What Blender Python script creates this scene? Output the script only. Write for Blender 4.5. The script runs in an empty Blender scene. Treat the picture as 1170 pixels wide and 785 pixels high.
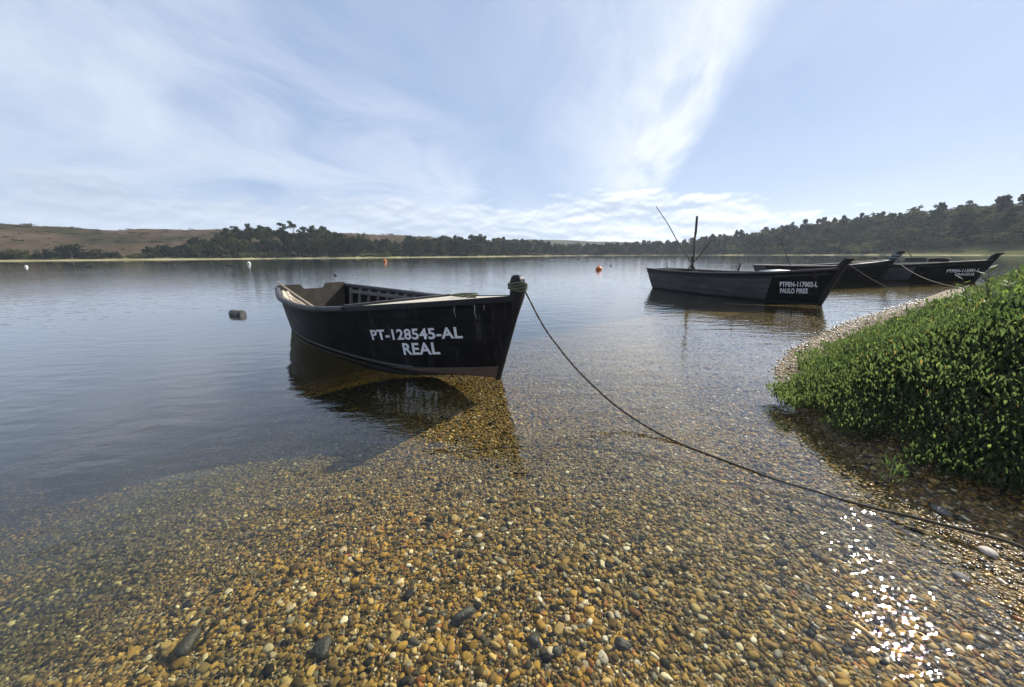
import bpy, bmesh, math, random
import numpy as np
from mathutils import Vector, Matrix
R = math.radians
S = bpy.context.scene
COL = S.collection
rng = np.random.default_rng(7); random.seed(7)

# ------------------------------------------------------------------ camera
H = 1.5; F = 420.0; CX = 585.0; CY = 392.5
PITCH = math.atan((CY - 291) / F); ROLL = R(-0.35)
cam = bpy.data.cameras.new('camera'); cam.sensor_width = 36; cam.lens = 36 * F / 1170
cam.clip_start = 0.05; cam.clip_end = 6000
co = bpy.data.objects.new('camera', cam); COL.objects.link(co); S.camera = co
co.matrix_world = Matrix.Translation((0, 0, H)) @ Matrix.Rotation(R(90) - PITCH, 4, 'X') @ Matrix.Rotation(ROLL, 4, 'Z')

# ------------------------------------------------------------------ sun, sky, exposure
SUN_AZ, SUN_EL = R(52.5), R(37.0)          # azimuth from +Y towards +X
sd = Vector((math.sin(SUN_AZ) * math.cos(SUN_EL), math.cos(SUN_AZ) * math.cos(SUN_EL), math.sin(SUN_EL)))
sl = bpy.data.lights.new('sun', 'SUN'); sl.energy = 4.8; sl.angle = R(0.5); sl.color = (1, .95, .87)
so = bpy.data.objects.new('sun', sl); COL.objects.link(so)
so.rotation_euler = sd.to_track_quat('Z', 'Y').to_euler()
S.view_settings.view_transform = 'Standard'; S.view_settings.look = 'None'
S.view_settings.exposure = 1.0; S.view_settings.gamma = 1; S.view_settings.use_curve_mapping = False
S.cycles.use_denoising = True
S.cycles.max_bounces = 8; S.cycles.transparent_max_bounces = 24; S.cycles.volume_bounces = 2
S.cycles.diffuse_bounces = 3; S.cycles.glossy_bounces = 4; S.cycles.caustics_reflective = False

class N:                                     # tiny node builder
    def __init__(s, tree): s.t = tree; s.n = tree.nodes; s.l = tree.links
    def set(s, sock, v):
        if isinstance(v, bpy.types.NodeSocket): s.l.new(v, sock)
        elif v is not None: sock.default_value = v
    def add(s, ty, ins=None, **kw):
        n = s.n.new(ty)
        for k, v in kw.items(): setattr(n, k, v)
        for k, v in (ins or {}).items(): s.set(n.inputs[k], v)
        return n
    def m(s, op, a, b=None, c=None, clamp=False):
        n = s.n.new('ShaderNodeMath'); n.operation = op; n.use_clamp = clamp
        for i, v in enumerate((a, b, c)):
            if v is not None: s.set(n.inputs[i], v)
        return n.outputs[0]
    def ramp(s, fac, stops, interp='LINEAR'):
        n = s.n.new('ShaderNodeValToRGB'); s.set(n.inputs[0], fac); cr = n.color_ramp; cr.interpolation = interp
        while len(cr.elements) < len(stops): cr.elements.new(0.5)
        for e, (p, c) in zip(cr.elements, stops):
            e.position = p; e.color = c if len(c) == 4 else (*c, 1)
        return n.outputs[0]
    def g(s, fac, pts, a, b):                # scalar ramp of fac over the range a..b
        t = s.m('DIVIDE', s.m('SUBTRACT', fac, a), b - a, clamp=True)
        return s.ramp(t, [((p - a) / (b - a), (v, v, v)) for p, v in pts])
    def noise(s, vec, scale, detail=4, rough=.5, dist=0.0, out=0):
        n = s.add('ShaderNodeTexNoise', {'Vector': vec, 'Scale': scale, 'Detail': detail, 'Roughness': rough, 'Distortion': dist}); return n.outputs[out]
    def mix(s, fac, a, b, mode='MIX'):
        n = s.n.new('ShaderNodeMix'); n.data_type = 'RGBA'; n.blend_type = mode
        s.set(n.inputs[0], fac); s.set(n.inputs[6], a if not isinstance(a, tuple) else (*a[:3], 1)); s.set(n.inputs[7], b if not isinstance(b, tuple) else (*b[:3], 1))
        return n.outputs[2]
    def xyz(s, x, y, z): return s.add('ShaderNodeCombineXYZ', {0: x, 1: y, 2: z}).outputs[0]
    def sep(s, v): return s.add('ShaderNodeSeparateXYZ', {0: v}).outputs

W = bpy.data.worlds.new('World'); S.world = W; W.use_nodes = True
w = N(W.node_tree); w.n.clear()
sky = w.add('ShaderNodeTexSky', sky_type='NISHITA', sun_disc=False, sun_elevation=SUN_EL, sun_rotation=SUN_AZ,
            air_density=1.0, dust_density=.6, ozone_density=2.0)
SKY_K = 0.05
d = w.add('ShaderNodeTexCoord').outputs['Generated']
dx, dy, dz = w.sep(d)[:3]
el = w.m('MULTIPLY', w.m('ARCSINE', dz), 180 / math.pi)
az = w.m('MULTIPLY', w.m('ARCTAN2', dx, dy), 180 / math.pi)
k = w.m('ADD', w.m('MAXIMUM', dz, 0.0), .1)
px_ = w.m('DIVIDE', dx, k); py_ = w.m('DIVIDE', dy, k)
ca, sa = math.cos(R(13)), math.sin(R(13))
u = w.m('SUBTRACT', w.m('MULTIPLY', px_, ca), w.m('MULTIPLY', py_, sa))
v = w.m('ADD', w.m('MULTIPLY', px_, sa), w.m('MULTIPLY', py_, ca))
warp = w.noise(w.xyz(w.m('MULTIPLY', u, .8), w.m('MULTIPLY', v, .5), 3.1), 1.0, 3, .5)
uc = w.m('DIVIDE', u, w.m('ADD', 1.0, w.m('MULTIPLY', w.m('ABSOLUTE', u), .22)))
uw = w.m('ADD', u, w.m('MULTIPLY', w.m('SUBTRACT', warp, .5), .55))
un = w.m('ADD', uc, w.m('MULTIPLY', w.m('SUBTRACT', warp, .5), .36))
n1 = w.noise(w.xyz(w.m('MULTIPLY', un, 2.1), w.m('MULTIPLY', v, .8), 1.7), 1.0, 9, .60, .55)
n2 = w.noise(w.xyz(w.m('MULTIPLY', uw, .8), w.m('MULTIPLY', v, .3), 9.2), 1.0, 3, .5)
env = w.g(uw, [(-5, .6), (-3.2, .62), (-2.2, .8), (-1.3, .85), (-.8, .3), (-.5, .2), (-.1, .5), (.25, .95), (.47, .9), (.62, .2), (1.2, .12), (2.2, .22), (4, .2)], -5, 4)
cir = w.m('MULTIPLY', env, w.g(w.m('ADD', w.m('MULTIPLY', n1, .65), w.m('MULTIPLY', n2, .35)), [(.36, .02), (.5, .55), (.64, 1)], .36, .64))
cir = w.m('ADD', w.m('MULTIPLY', cir, .82), .14)
skyc = w.mix(1.0, sky.outputs[0], (SKY_K, SKY_K, SKY_K), 'MULTIPLY')
skyc = w.mix(.62, skyc, (.165, .245, .41))
c1 = w.mix(cir, skyc, (.42, .455, .515))
n5 = w.noise(w.xyz(w.m('MULTIPLY', un, 7.0), w.m('MULTIPLY', v, 1.5), 5.3), 1.0, 7, .6, .5)
feather = w.m('MULTIPLY', w.g(uw, [(-.2, 0), (.05, .25), (.36, 1), (.5, .85), (.6, 0), (.8, 0)], -.2, .8), w.g(n5, [(.36, 0), (.62, 1)], .36, .62))
feather = w.m('MULTIPLY', feather, w.g(el, [(5, 0), (11, 1), (40, 1)], 5, 40))
c1 = w.mix(w.m('MULTIPLY', feather, .55), c1, (.56, .58, .61))
# low cumulus along the horizon
cv = w.xyz(w.m('MULTIPLY', az, .12), w.m('MULTIPLY', el, .32), 4.4)
n3 = w.noise(cv, 1.0, 7, .55, .15)
n4 = w.noise(w.xyz(w.m('MULTIPLY', az, .03), w.m('MULTIPLY', el, .05), 2.0), 1.0, 2, .5)
thr = w.g(el, [(0, .30), (3, .35), (5.5, .42), (7.5, .52), (10.5, .85)], 0, 10.5)
azf = w.g(az, [(-60, .01), (-15, .0), (0, .0), (15, -.03), (32, .0), (40, .2), (70, .25)], -60, 70) 
azp = w.g(az, [(-60, .02), (0, .02), (14, .10), (28, .07), (36, 0), (70, 0)], -60, 70)
azm = w.g(az, [(-60, 0), (28, 0), (38, .2), (70, .25)], -60, 70)
f3 = w.m('SUBTRACT', w.m('ADD', w.m('ADD', n3, azp), w.m('MULTIPLY', w.m('SUBTRACT', n4, .5), .25)), w.m('ADD', thr, azm))
cm = w.m('MULTIPLY', w.m('ADD', f3, .03), 9.0, clamp=True)
lit = w.g(w.m('SUBTRACT', n3, w.noise(w.xyz(w.m('MULTIPLY', az, .12), w.m('ADD', w.m('MULTIPLY', el, .32), .16), 4.4), 1.0, 7, .55, .15)), [(-.08, .05), (.10, 1.0)], -.08, .10)
bright = w.g(az, [(-60, .0), (-25, .15), (5, .6), (16, 1), (70, 1)], -60, 70)
cumc = w.mix(w.m('MULTIPLY', lit, w.m('ADD', w.m('MULTIPLY', bright, .75), .25)), (.235, .285, .365), (.60, .62, .64))
c2 = w.mix(w.m('MULTIPLY', cm, .85), c1, cumc)
bg = w.add('ShaderNodeBackground', {'Color': c2, 'Strength': 1.0})
wo = w.add('ShaderNodeOutputWorld'); w.l.new(bg.outputs[0], wo.inputs[0])

# ------------------------------------------------------------------ helpers
def ray(px, py):
    x = px - CX; y = CY - py
    xr = x * math.cos(ROLL) - y * math.sin(ROLL); yr = x * math.sin(ROLL) + y * math.cos(ROLL)
    cp, sp = math.cos(PITCH), math.sin(PITCH)
    return Vector((xr / F, cp + sp * yr / F, -sp + cp * yr / F))
def G(px, py, z=0.0):
    q = ray(px, py); return Vector((0, 0, H)) + q * ((z - H) / q.z)
def AT(px, py, Y):
    q = ray(px, py); return Vector((0, 0, H)) + q * (Y / q.y)

def mesh_np(name, V, faces, mat=None, smooth=False, col=None, parent=None):
    """V (n,3); faces (m,k) int array of one size; col (n,3) point colours."""
    me = bpy.data.meshes.new(name); V = np.asarray(V, np.float32); Fc = np.asarray(faces, np.int32)
    n, kk = Fc.shape
    me.vertices.add(len(V)); me.vertices.foreach_set('co', V.ravel())
    me.loops.add(n * kk); me.loops.foreach_set('vertex_index', Fc.ravel())
    me.polygons.add(n); me.polygons.foreach_set('loop_start', np.arange(0, n * kk, kk, dtype=np.int32))
    if smooth: me.polygons.foreach_set('use_smooth', np.ones(n, bool))
    if col is not None:
        a = me.color_attributes.new('Col', 'FLOAT_COLOR', 'POINT')
        a.data.foreach_set('color', np.concatenate([np.asarray(col, np.float32), np.ones((len(V), 1), np.float32)], 1).ravel())
    me.update(calc_edges=True)
    if mat: me.materials.append(mat)
    o = bpy.data.objects.new(name, me); COL.objects.link(o)
    if parent: o.parent = parent
    return o

class MB:                                    # collects shapes, one mesh object
    def __init__(s): s.v = []; s.f = []
    def add(s, V, Fs):
        b = len(s.v); s.v += [tuple(q) for q in V]; s.f += [tuple(i + b for i in f) for f in Fs]; return s
    def box(s, c, h, M=None):
        c = Vector(c); P = []
        for i in (-1, 1):
            for j in (-1, 1):
                for q in (-1, 1):
                    p = Vector((i * h[0], j * h[1], q * h[2]))
                    P.append(c + (M @ p if M else p))
        return s.add(P, [(0, 1, 3, 2), (4, 6, 7, 5), (0, 4, 5, 1), (2, 3, 7, 6), (0, 2, 6, 4), (1, 5, 7, 3)])
    def tube(s, pts, r, n=8, caps=True):
        pts = [Vector(p) for p in pts]; rr = r if hasattr(r, '__len__') else [r] * len(pts)
        up = Vector((0.13, 0.21, 1)).normalized(); V = []
        for i, p in enumerate(pts):
            t = (pts[min(i + 1, len(pts) - 1)] - pts[max(i - 1, 0)])
            t = t.normalized() if t.length > 1e-9 else Vector((0, 0, 1))
            a = t.cross(up)
            if a.length < .05: a = t.cross(Vector((1, 0, 0)))
            a.normalize(); b = a.cross(t)
            V += [p + rr[i] * (math.cos(2 * math.pi * q / n) * a + math.sin(2 * math.pi * q / n) * b) for q in range(n)]
        Fs = [(i * n + q, i * n + (q + 1) % n, (i + 1) * n + (q + 1) % n, (i + 1) * n + q) for i in range(len(pts) - 1) for q in range(n)]
        if caps: Fs += [tuple(range(n))[::-1], tuple(range((len(pts) - 1) * n, len(pts) * n))]
        return s.add(V, Fs)
    def sweep(s, pts, prof):                 # pts: list of (origin, axis_a, axis_b); prof: closed 2D outline
        n = len(prof); V = []
        for o, a, b in pts: V += [Vector(o) + Vector(a) * p + Vector(b) * q for p, q in prof]
        m = len(pts)
        Fs = [(i * n + q, i * n + (q + 1) % n, (i + 1) * n + (q + 1) % n, (i + 1) * n + q) for i in range(m - 1) for q in range(n)]
        Fs += [tuple(range(n))[::-1], tuple(range((m - 1) * n, m * n))]
        return s.add(V, Fs)
    def build(s, name, mat, parent=None, smooth=False, bevel=0.0):
        me = bpy.data.meshes.new(name); me.from_pydata([tuple(q) for q in s.v], [], s.f); me.update()
        bm = bmesh.new(); bm.from_mesh(me); bmesh.ops.recalc_face_normals(bm, faces=bm.faces); 
        if bevel: bmesh.ops.bevel(bm, geom=[e for e in bm.edges if e.calc_face_angle(0) > .6], offset=bevel, segments=1, affect='EDGES')
        bm.to_mesh(me); bm.free()
        if smooth:
            me.polygons.foreach_set('use_smooth', [True] * len(me.polygons))
            me.set_sharp_from_angle(angle=R(40))
        me.materials.append(mat); o = bpy.data.objects.new(name, me); COL.objects.link(o)
        if parent: o.parent = parent
        return o

def tag(o, label=None, cat=None, group=None, kind=None):
    if label: o['label'] = label
    if cat: o['category'] = cat
    if group: o['group'] = group
    if kind: o['kind'] = kind
    return o
def empty(name, loc, rz=0.0):
    o = bpy.data.objects.new(name, None); COL.objects.link(o); o.location = loc; o.rotation_euler = (0, 0, rz); o.empty_display_size = .2; return o
def smoothpts(P, n=8):
    P = [Vector(p) for p in P]; out = []
    for i in range(len(P) - 1):
        a, b, c, e = P[max(i - 1, 0)], P[i], P[i + 1], P[min(i + 2, len(P) - 1)]
        for q in range(n):
            t = q / n; out.append(.5 * (2 * b + (c - a) * t + (2 * a - 5 * b + 4 * c - e) * t * t + (3 * b - a - 3 * c + e) * t ** 3))
    return out + [P[-1]]

# ------------------------------------------------------------------ materials
def material(name):
    m = bpy.data.materials.new(name); m.use_nodes = True; t = N(m.node_tree); t.n.clear()
    o = t.add('ShaderNodeOutputMaterial'); return m, t, o
def simple(name, c1, c2, scale=6, rough=.7, stretch=(1, 1, 1), bump=.02, spec=.4, detail=5, c3=None):
    """weathered surface: two tones by noise, grain bump"""
    m, t, o = material(name)
    tc = t.add('ShaderNodeTexCoord').outputs['Object']
    mp = t.add('ShaderNodeMapping', {0: tc, 3: stretch}).outputs[0]
    n = t.noise(mp, scale, detail, .62); n2 = t.noise(mp, scale * 5, 4, .6)
    f = t.g(n, [(.36, 0), (.64, 1)], .36, .64)
    c = t.mix(f, c1, c2)
    if c3: c = t.mix(t.g(t.noise(mp, scale * 1.7 + .3, 6, .7), [(.56, 0), (.68, .9)], .56, .68), c, c3)
    c = t.mix(.5, c, t.mix(n2, tuple(x * .55 for x in c1), tuple(min(1, x * 1.3) for x in c2)))
    bp = t.add('ShaderNodeBump', {'Height': n2, 'Distance': bump, 'Strength': .8}).outputs[0]
    b = t.add('ShaderNodeBsdfPrincipled', {'Base Color': c, 'Roughness': t.m('ADD', t.m('MULTIPLY', n2, .25), rough - .12), 'Specular IOR Level': spec, 'Normal': bp})
    t.l.new(b.outputs[0], o.inputs[0]); return m
M = {}
M['tar'] = simple('tar paint', (.0075, .0075, .010), (.016, .016, .019), 3, .5, (.5, 1, 3), .006, .22, c3=(.028, .027, .026))
M['tar_worn'] = simple('worn tar rail', (.022, .022, .026), (.06, .058, .06), 5, .6, (.6, 2, 2), .006, .4, c3=(.12, .115, .11))
M['tar_grey'] = simple('bleached tar boards', (.022, .023, .025), (.10, .10, .104), 1.3, .65, (.5, 1, 3), .006, .3, c3=(.16, .16, .16))
M['in_wood'] = simple('dark inside boards', (.022, .018, .014), (.06, .05, .04), 3, .75, (.6, 2, 2), .008, .3, c3=(.10, .085, .07))
M['frame_wood'] = simple('grey frame wood', (.07, .065, .06), (.16, .15, .14), 4, .75, (1, 1, 1), .008, .3)
M['deck'] = simple('bleached deck boards', (.28, .25, .20), (.45, .41, .34), 3, .75, (.4, 6, 1), .004, .3, c3=(.18, .15, .11))
M['brown_plank'] = simple('bare brown plank', (.075, .05, .036), (.13, .095, .07), 3, .6, (.5, 2, 4), .005, .35, c3=(.05, .035, .03))
M['white'] = simple('white sign paint', (.80, .82, .86), (.90, .91, .93), 9, .6, (1, 1, 1), .001, .3)
M['drip'] = simple('white drips', (.45, .46, .46), (.7, .7, .7), 20, .6)
M['rope'] = simple('dark tarred rope', (.035, .03, .024), (.09, .075, .055), 60, .85, (1, 1, 1), .004, .2)
M['rope_pale'] = simple('pale rope', (.22, .20, .15), (.42, .38, .29), 40, .85, (1, 1, 1), .004, .2)
M['rope_green'] = simple('green grey rope', (.07, .075, .05), (.17, .17, .12), 40, .85, (1, 1, 1), .004, .2)
M['net'] = simple('pale netting', (.40, .34, .25), (.66, .58, .46), 25, .9, (1, 1, 1), .006, .2)
M['pole'] = simple('weathered pole', (.20, .16, .11), (.38, .31, .22), 12, .75, (1, 1, 1), .003, .3)
M['dark_pole'] = simple('dark pole', (.035, .027, .024), (.085, .065, .055), 8, .7, (1, 1, 1), .003, .3)
M['orange'] = simple('faded orange float', (.58, .12, .02), (.72, .20, .04), 5, .45)
M['buoy_white'] = simple('dirty white float', (.55, .55, .52), (.78, .78, .75), 5, .5)
M['dark_float'] = simple('dark float', (.02, .02, .022), (.05, .05, .05), 6, .6)
M['barrel'] = simple('grey float skin', (.07, .065, .06), (.20, .18, .16), 6, .7, c3=(.07, .07, .07))
M['teal'] = simple('pale teal paint', (.10, .15, .155), (.22, .28, .28), 7, .6)
M['rubber'] = simple('black rubber', (.012, .012, .012), (.03, .03, .03), 8, .75)
M['bark'] = simple('bark', (.09, .07, .055), (.2, .165, .13), 1.2, .9, (1, 1, .3), .03, .2)
M['stone_dark'] = simple('dark algae stone', (.018, .018, .014), (.045, .042, .03), 14, .5, (1, 1, 1), .01, .4)
M['feather'] = simple('bird feathers', (.02, .02, .022), (.05, .048, .045), 20, .7)

def tar_hull():
    m, t, o = material('tarred planks'); tc = t.add('ShaderNodeTexCoord').outputs['Object']; x, y, z = t.sep(tc)[:3]
    wob = t.noise(t.xyz(t.m('MULTIPLY', x, .6), 0.0, z), 1.5, 3)
    fr_ = t.m('FRACT', t.m('DIVIDE', t.m('ADD', z, t.m('ADD', t.m('MULTIPLY', wob, .03), t.m('MULTIPLY', x, -.035))), .165))
    seam = t.g(t.m('ABSOLUTE', t.m('SUBTRACT', fr_, .5)), [(0, 1), (.035, 0), (.5, 0)], 0, .5)
    st = t.noise(t.xyz(t.m('MULTIPLY', x, 9.0), t.m('MULTIPLY', y, 9.0), t.m('MULTIPLY', z, 1.3)), 1.0, 5, .65)
    bl = t.noise(tc, 3.5, 6, .68); gr = t.noise(t.xyz(t.m('MULTIPLY', x, 4.0), y, t.m('MULTIPLY', z, 40.0)), 1.0, 4, .6)
    c = t.mix(t.g(bl, [(.4, 0), (.62, 1)], .4, .62), (.0042, .0042, .0055), (.011, .011, .0125))
    c = t.mix(t.g(st, [(.54, 0), (.72, .8)], .54, .72), c, (.045, .044, .043))
    c = t.mix(t.m('MULTIPLY', t.g(gr, [(.6, 0), (.72, 1)], .6, .72), .35), c, (.05, .048, .045))
    c = t.mix(t.m('MULTIPLY', t.g(t.m('ADD', z, t.m('MULTIPLY', bl, .05)), [(0, .9), (.06, .55), (.10, 0)], 0, .10), .6), c, (.06, .058, .045))
    c = t.mix(seam, c, (.002, .002, .002))
    hgt = t.m('SUBTRACT', t.m('MULTIPLY', gr, .25), seam)
    b = t.add('ShaderNodeBsdfPrincipled', {'Base Color': c, 'Roughness': t.m('ADD', .38, t.m('MULTIPLY', bl, .3)), 'Specular IOR Level': .16,
              'Normal': t.add('ShaderNodeBump', {'Height': hgt, 'Distance': .006, 'Strength': .9}).outputs[0]})
    t.l.new(b.outputs[0], o.inputs[0]); return m
M['tar_hull'] = tar_hull()
def foliage(name, transl=.35, rough=.5, spec=.35):
    m, t, o = material(name)
    c = t.add('ShaderNodeAttribute', attribute_name='Col').outputs[0]
    b = t.add('ShaderNodeBsdfPrincipled', {'Base Color': c, 'Roughness': rough, 'Specular IOR Level': spec})
    tr = t.add('ShaderNodeBsdfTranslucent', {'Color': t.mix(1.0, c, (1.5, 1.6, .7), 'MULTIPLY')})
    mx = t.add('ShaderNodeMixShader', {0: transl, 1: b.outputs[0], 2: tr.outputs[0]})
    t.l.new(mx.outputs[0], o.inputs[0]); return m
M['leaf'] = foliage('bank leaves', .52, .5, .3)
M['crown'] = foliage('tree leaves', .19, .9, .05)

# pebbles: colour of each stone in its vertices
m, t, o = material('wet pebbles')
c = t.add('ShaderNodeAttribute', attribute_name='Col').outputs[0]
tc = t.add('ShaderNodeTexCoord').outputs['Object']
n = t.noise(tc, 90, 4, .6)
c = t.mix(1.0, c, t.mix(n, (.62, .6, .55), (1.3, 1.3, 1.3)), 'MULTIPLY')
pz = t.sep(t.add('ShaderNodeNewGeometry').outputs['Position'])[2]
dry = t.g(pz, [(-.012, 0), (.006, 1)], -.012, .006)                          # stone under water meets water, not air: weaker gloss
b = t.add('ShaderNodeBsdfPrincipled', {'Base Color': c, 'Roughness': t.m('ADD', t.m('SUBTRACT', .55, t.m('MULTIPLY', dry, .27)), t.g(pz, [(.015, 0), (.06, .4)], .015, .06)), 'Specular IOR Level': t.m('ADD', .05, t.m('MULTIPLY', dry, .45)),
          'Normal': t.add('ShaderNodeBump', {'Height': n, 'Distance': .003, 'Strength': .5}).outputs[0]})
t.l.new(b.outputs[0], o.inputs[0]); M['pebble'] = m

# ground: vertex tint over a gravel pattern near the water, scrub noise elsewhere
m, t, o = material('ground surface')
tc = t.add('ShaderNodeTexCoord').outputs['Object']
base = t.add('ShaderNodeAttribute', attribute_name='Col').outputs[0]
grav = t.add('ShaderNodeAttribute', attribute_name='Gravel').outputs[2]
vo = t.add('ShaderNodeTexVoronoi', {'Vector': tc, 'Scale': 62.0, 'Randomness': 1.0})
vr = t.sep(vo.outputs['Color'])
pc = t.ramp(vr[0], [(0, (.06, .048, .026)), (.2, (.12, .085, .036)), (.4, (.20, .13, .05)), (.6, (.13, .10, .06)), (.8, (.26, .19, .09)), (1, (.42, .35, .24))])
pc = t.mix(t.g(vo.outputs['Distance'], [(.25, 0), (.7, .75)], .25, .7), pc, (.075, .055, .026))
nz = t.noise(tc, .35, 5, .6); nf = t.noise(tc, .05, 6, .65)
sc = t.mix(1.0, base, t.mix(nz, (.55, .55, .55), (1.45, 1.45, 1.45)), 'MULTIPLY')
sc = t.mix(t.g(nf, [(.45, 0), (.6, .6)], .45, .6), sc, t.mix(1.0, sc, (.6, .66, .5), 'MULTIPLY'))
c = t.mix(grav, sc, pc)
hh = t.m('MULTIPLY', t.m('SUBTRACT', .7, vo.outputs['Distance']), grav)
b = t.add('ShaderNodeBsdfPrincipled', {'Base Color': c, 'Roughness': .8, 'Specular IOR Level': t.m('MULTIPLY', grav, .2),
          'Normal': t.add('ShaderNodeBump', {'Height': hh, 'Distance': .02, 'Strength': .8}).outputs[0]})
t.l.new(b.outputs[0], o.inputs[0]); M['ground'] = m

# water: clear skin that mirrors by the Fresnel law, tinted body below
m, t, o = material('lagoon water')
tc = t.add('ShaderNodeTexCoord').outputs['Object']
X, Y, Z = t.sep(tc)[:3]
off = t.m('ADD', t.m('MULTIPLY', X, -.55), t.m('MULTIPLY', Y, .83))          # metres away from the near shore
calm = t.g(off, [(0, .75), (1.6, .66), (3.5, .5), (10, .45), (60, .45)], 0, 60)
gust = t.noise(tc, .09, 3, .5)
gust = t.g(gust, [(.35, .25), (.65, 1)], .35, .65)
mp1 = t.add('ShaderNodeMapping', {0: tc, 2: (0, 0, R(-28)), 3: (1, 2.3, 1)}).outputs[0]
mp2 = t.add('ShaderNodeMapping', {0: tc, 2: (0, 0, R(18)), 3: (1, 1.8, 1)}).outputs[0]
h1 = t.noise(mp1, 1.5, 1, .5, .4); h2 = t.noise(mp2, 4.5, 1, .45, .3); h3 = t.noise(mp1, 17, 0, .5, .5)
hh = t.m('ADD', t.m('ADD', t.m('MULTIPLY', h1, .018), t.m('MULTIPLY', t.m('MULTIPLY', h2, gust), .011)), t.m('MULTIPLY', t.m('MULTIPLY', h3, t.g(off, [(0, 1), (2.5, .6), (6, .35)], 0, 6)), .0036))
hh = t.m('MULTIPLY', hh, calm)
bp = t.add('ShaderNodeBump', {'Height': hh, 'Distance': 1.0, 'Strength': 1.0}).outputs[0]
fc = t.add('ShaderNodeLayerWeight', {'Blend': .5, 'Normal': bp}).outputs['Facing']      # Schlick, the same from both sides
fr = t.m('ADD', .02, t.m('MULTIPLY', .98, t.m('POWER', fc, 3.7)))
gl = t.add('ShaderNodeBsdfGlossy', {'Color': (1, 1, 1, 1), 'Roughness': .01, 'Normal': bp})
tp = t.add('ShaderNodeBsdfTransparent', {'Color': (.97, .98, .97, 1)})
mx = t.add('ShaderNodeMixShader', {0: fr, 1: tp.outputs[0], 2: gl.outputs[0]})
t.l.new(mx.outputs[0], o.inputs[0])
va = t.add('ShaderNodeVolumeAbsorption', {'Color': (.72, .64, .16, 1), 'Density': .68})
vs = t.add('ShaderNodeVolumeScatter', {'Color': (.55, .78, 1.0, 1), 'Density': .012})
ad = t.add('ShaderNodeAddShader', {0: va.outputs[0], 1: vs.outputs[0]})
t.l.new(ad.outputs[0], o.inputs[1]); M['water'] = m

# ------------------------------------------------------------------ ground, water, hills
SHORE = np.array([(1.0, -40), (1.5, -4), (1.85, 0), (2.1, 1.15), (2.5, 2.0), (2.68, 2.75), (2.92, 3.65), (3.4, 4.55), (4.45, 5.65), (7.4, 8.0), (12.4, 11.3), (18, 15.2), (24, 17.2), (40, 20), (90, 25), (160, 30), (420, 40)])
VEG = np.array([(3.4, -40), (3.4, -2), (3.2, .6), (2.9, 1.6), (2.62, 2.15), (2.6, 2.8), (2.88, 3.65), (3.62, 4.48), (5.05, 5.28), (7.8, 6.9), (12.1, 9.9), (17.5, 13.4), (24, 15.4), (40, 18), (90, 23), (160, 28), (420, 38)])
def sdist(P, line):                          # >0 on the right-hand (land) side
    P = np.asarray(P, float); best = np.full(len(P), 1e9); sg = np.ones(len(P))
    for a, b in zip(line[:-1], line[1:]):
        d_ = b - a; tt = np.clip(((P - a) @ d_) / (d_ @ d_), 0, 1); e = P - (a + tt[:, None] * d_)
        q = np.hypot(e[:, 0], e[:, 1]); cr = d_[0] * e[:, 1] - d_[1] * e[:, 0]
        upd = q < best; best = np.where(upd, q, best); sg = np.where(upd, np.where(cr < 0, 1, -1), sg)
    return best * sg
def vnoise(P, s, seed=0):
    P = np.asarray(P) / s; i = np.floor(P).astype(int); f = P - i; f = f * f * (3 - 2 * f)
    def h(a, b):
        q = (a * 374761393 + b * 668265263 + seed * 974711) & 0x7fffffff; q = ((q ^ (q >> 13)) * 1274126177) & 0x7fffffff
        return ((q ^ (q >> 16)) & 0xffff) / 65535.0
    a, b = i[:, 0], i[:, 1]
    return (h(a, b) * (1 - f[:, 0]) + h(a + 1, b) * f[:, 0]) * (1 - f[:, 1]) + (h(a, b + 1) * (1 - f[:, 0]) + h(a + 1, b + 1) * f[:, 0]) * f[:, 1]
def shore_r(a): return np.interp(a, [-180, -75, -53.6, -23, -5, 8.6, 22, 33, 44, 53.6, 70, 180], [300, 300, 285, 252, 290, 400, 400, 330, 300, 245, 200, 200])
# land height of the wooded ridge behind the far shore (degrees of azimuth -> metres), and how far behind the shore it tops out
def ridge_h(a): return np.interp(a, [-62, -50, -44, -39, -35, -31, -27, -22, -14, -5, 0, 5, 12, 20, 24, 30, 35, 39, 43, 47, 52, 56, 75], [1.5, 1.5, 2.5, 5, 9.5, 11, 11, 6.5, 5.5, 7, 7.0, 4.5, 3, 4.5, 7.5, 11, 15.5, 19, 20.5, 22, 22, 23, 24])
def ridge_w(a): return np.interp(a, [-60, -40, -20, 10, 20, 35, 60], [40, 45, 40, 40, 45, 85, 110])
def height(P):
    P = np.asarray(P, float); r = np.hypot(P[:, 0], P[:, 1]); a = np.degrees(np.arctan2(P[:, 0], P[:, 1]))
    ds = sdist(P, SHORE); dv = sdist(P, VEG)
    lift = np.interp(r, [0, 9, 40], [1, 1, .6])
    under = np.interp(-ds, [0, .5, 2, 4.5, 6, 8, 14, 40], [0, -.05, -.15, -.37, -.72, -1.35, -2.3, -3.2])
    land = np.interp(ds, [0, .4, 1, 3, 30], [0, .05, .11, .2, .3]) + lift * np.interp(dv, [-.05, .25, .8, 1.6, 3, 8, 40], [0, .07, .28, .70, 1.1, 1.28, 1.4]) * (.86 + .28 * vnoise(P, .9, 77))
    near = np.where(ds < 0, under, land)
    df = r - shore_r(a); rh = ridge_h(a); rw = ridge_w(a); q = np.clip((df - 6) / rw, 0, 1)
    far = np.where(df < 0, np.maximum(df * .12, -3.2), np.minimum(df * .09, .7) + rh * (q * q * (3 - 2 * q)))
    far = far + np.where(df > 8, (vnoise(P, 22, 3) - .5) * 2.0 * np.clip((df - 8) / 20, 0, 1), 0)
    return np.maximum(near, far)
rings = np.concatenate([[.02], np.geomspace(.35, 185, 140), np.linspace(188, 480, 120), np.geomspace(490, 1500, 24)]); na = 400
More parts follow.
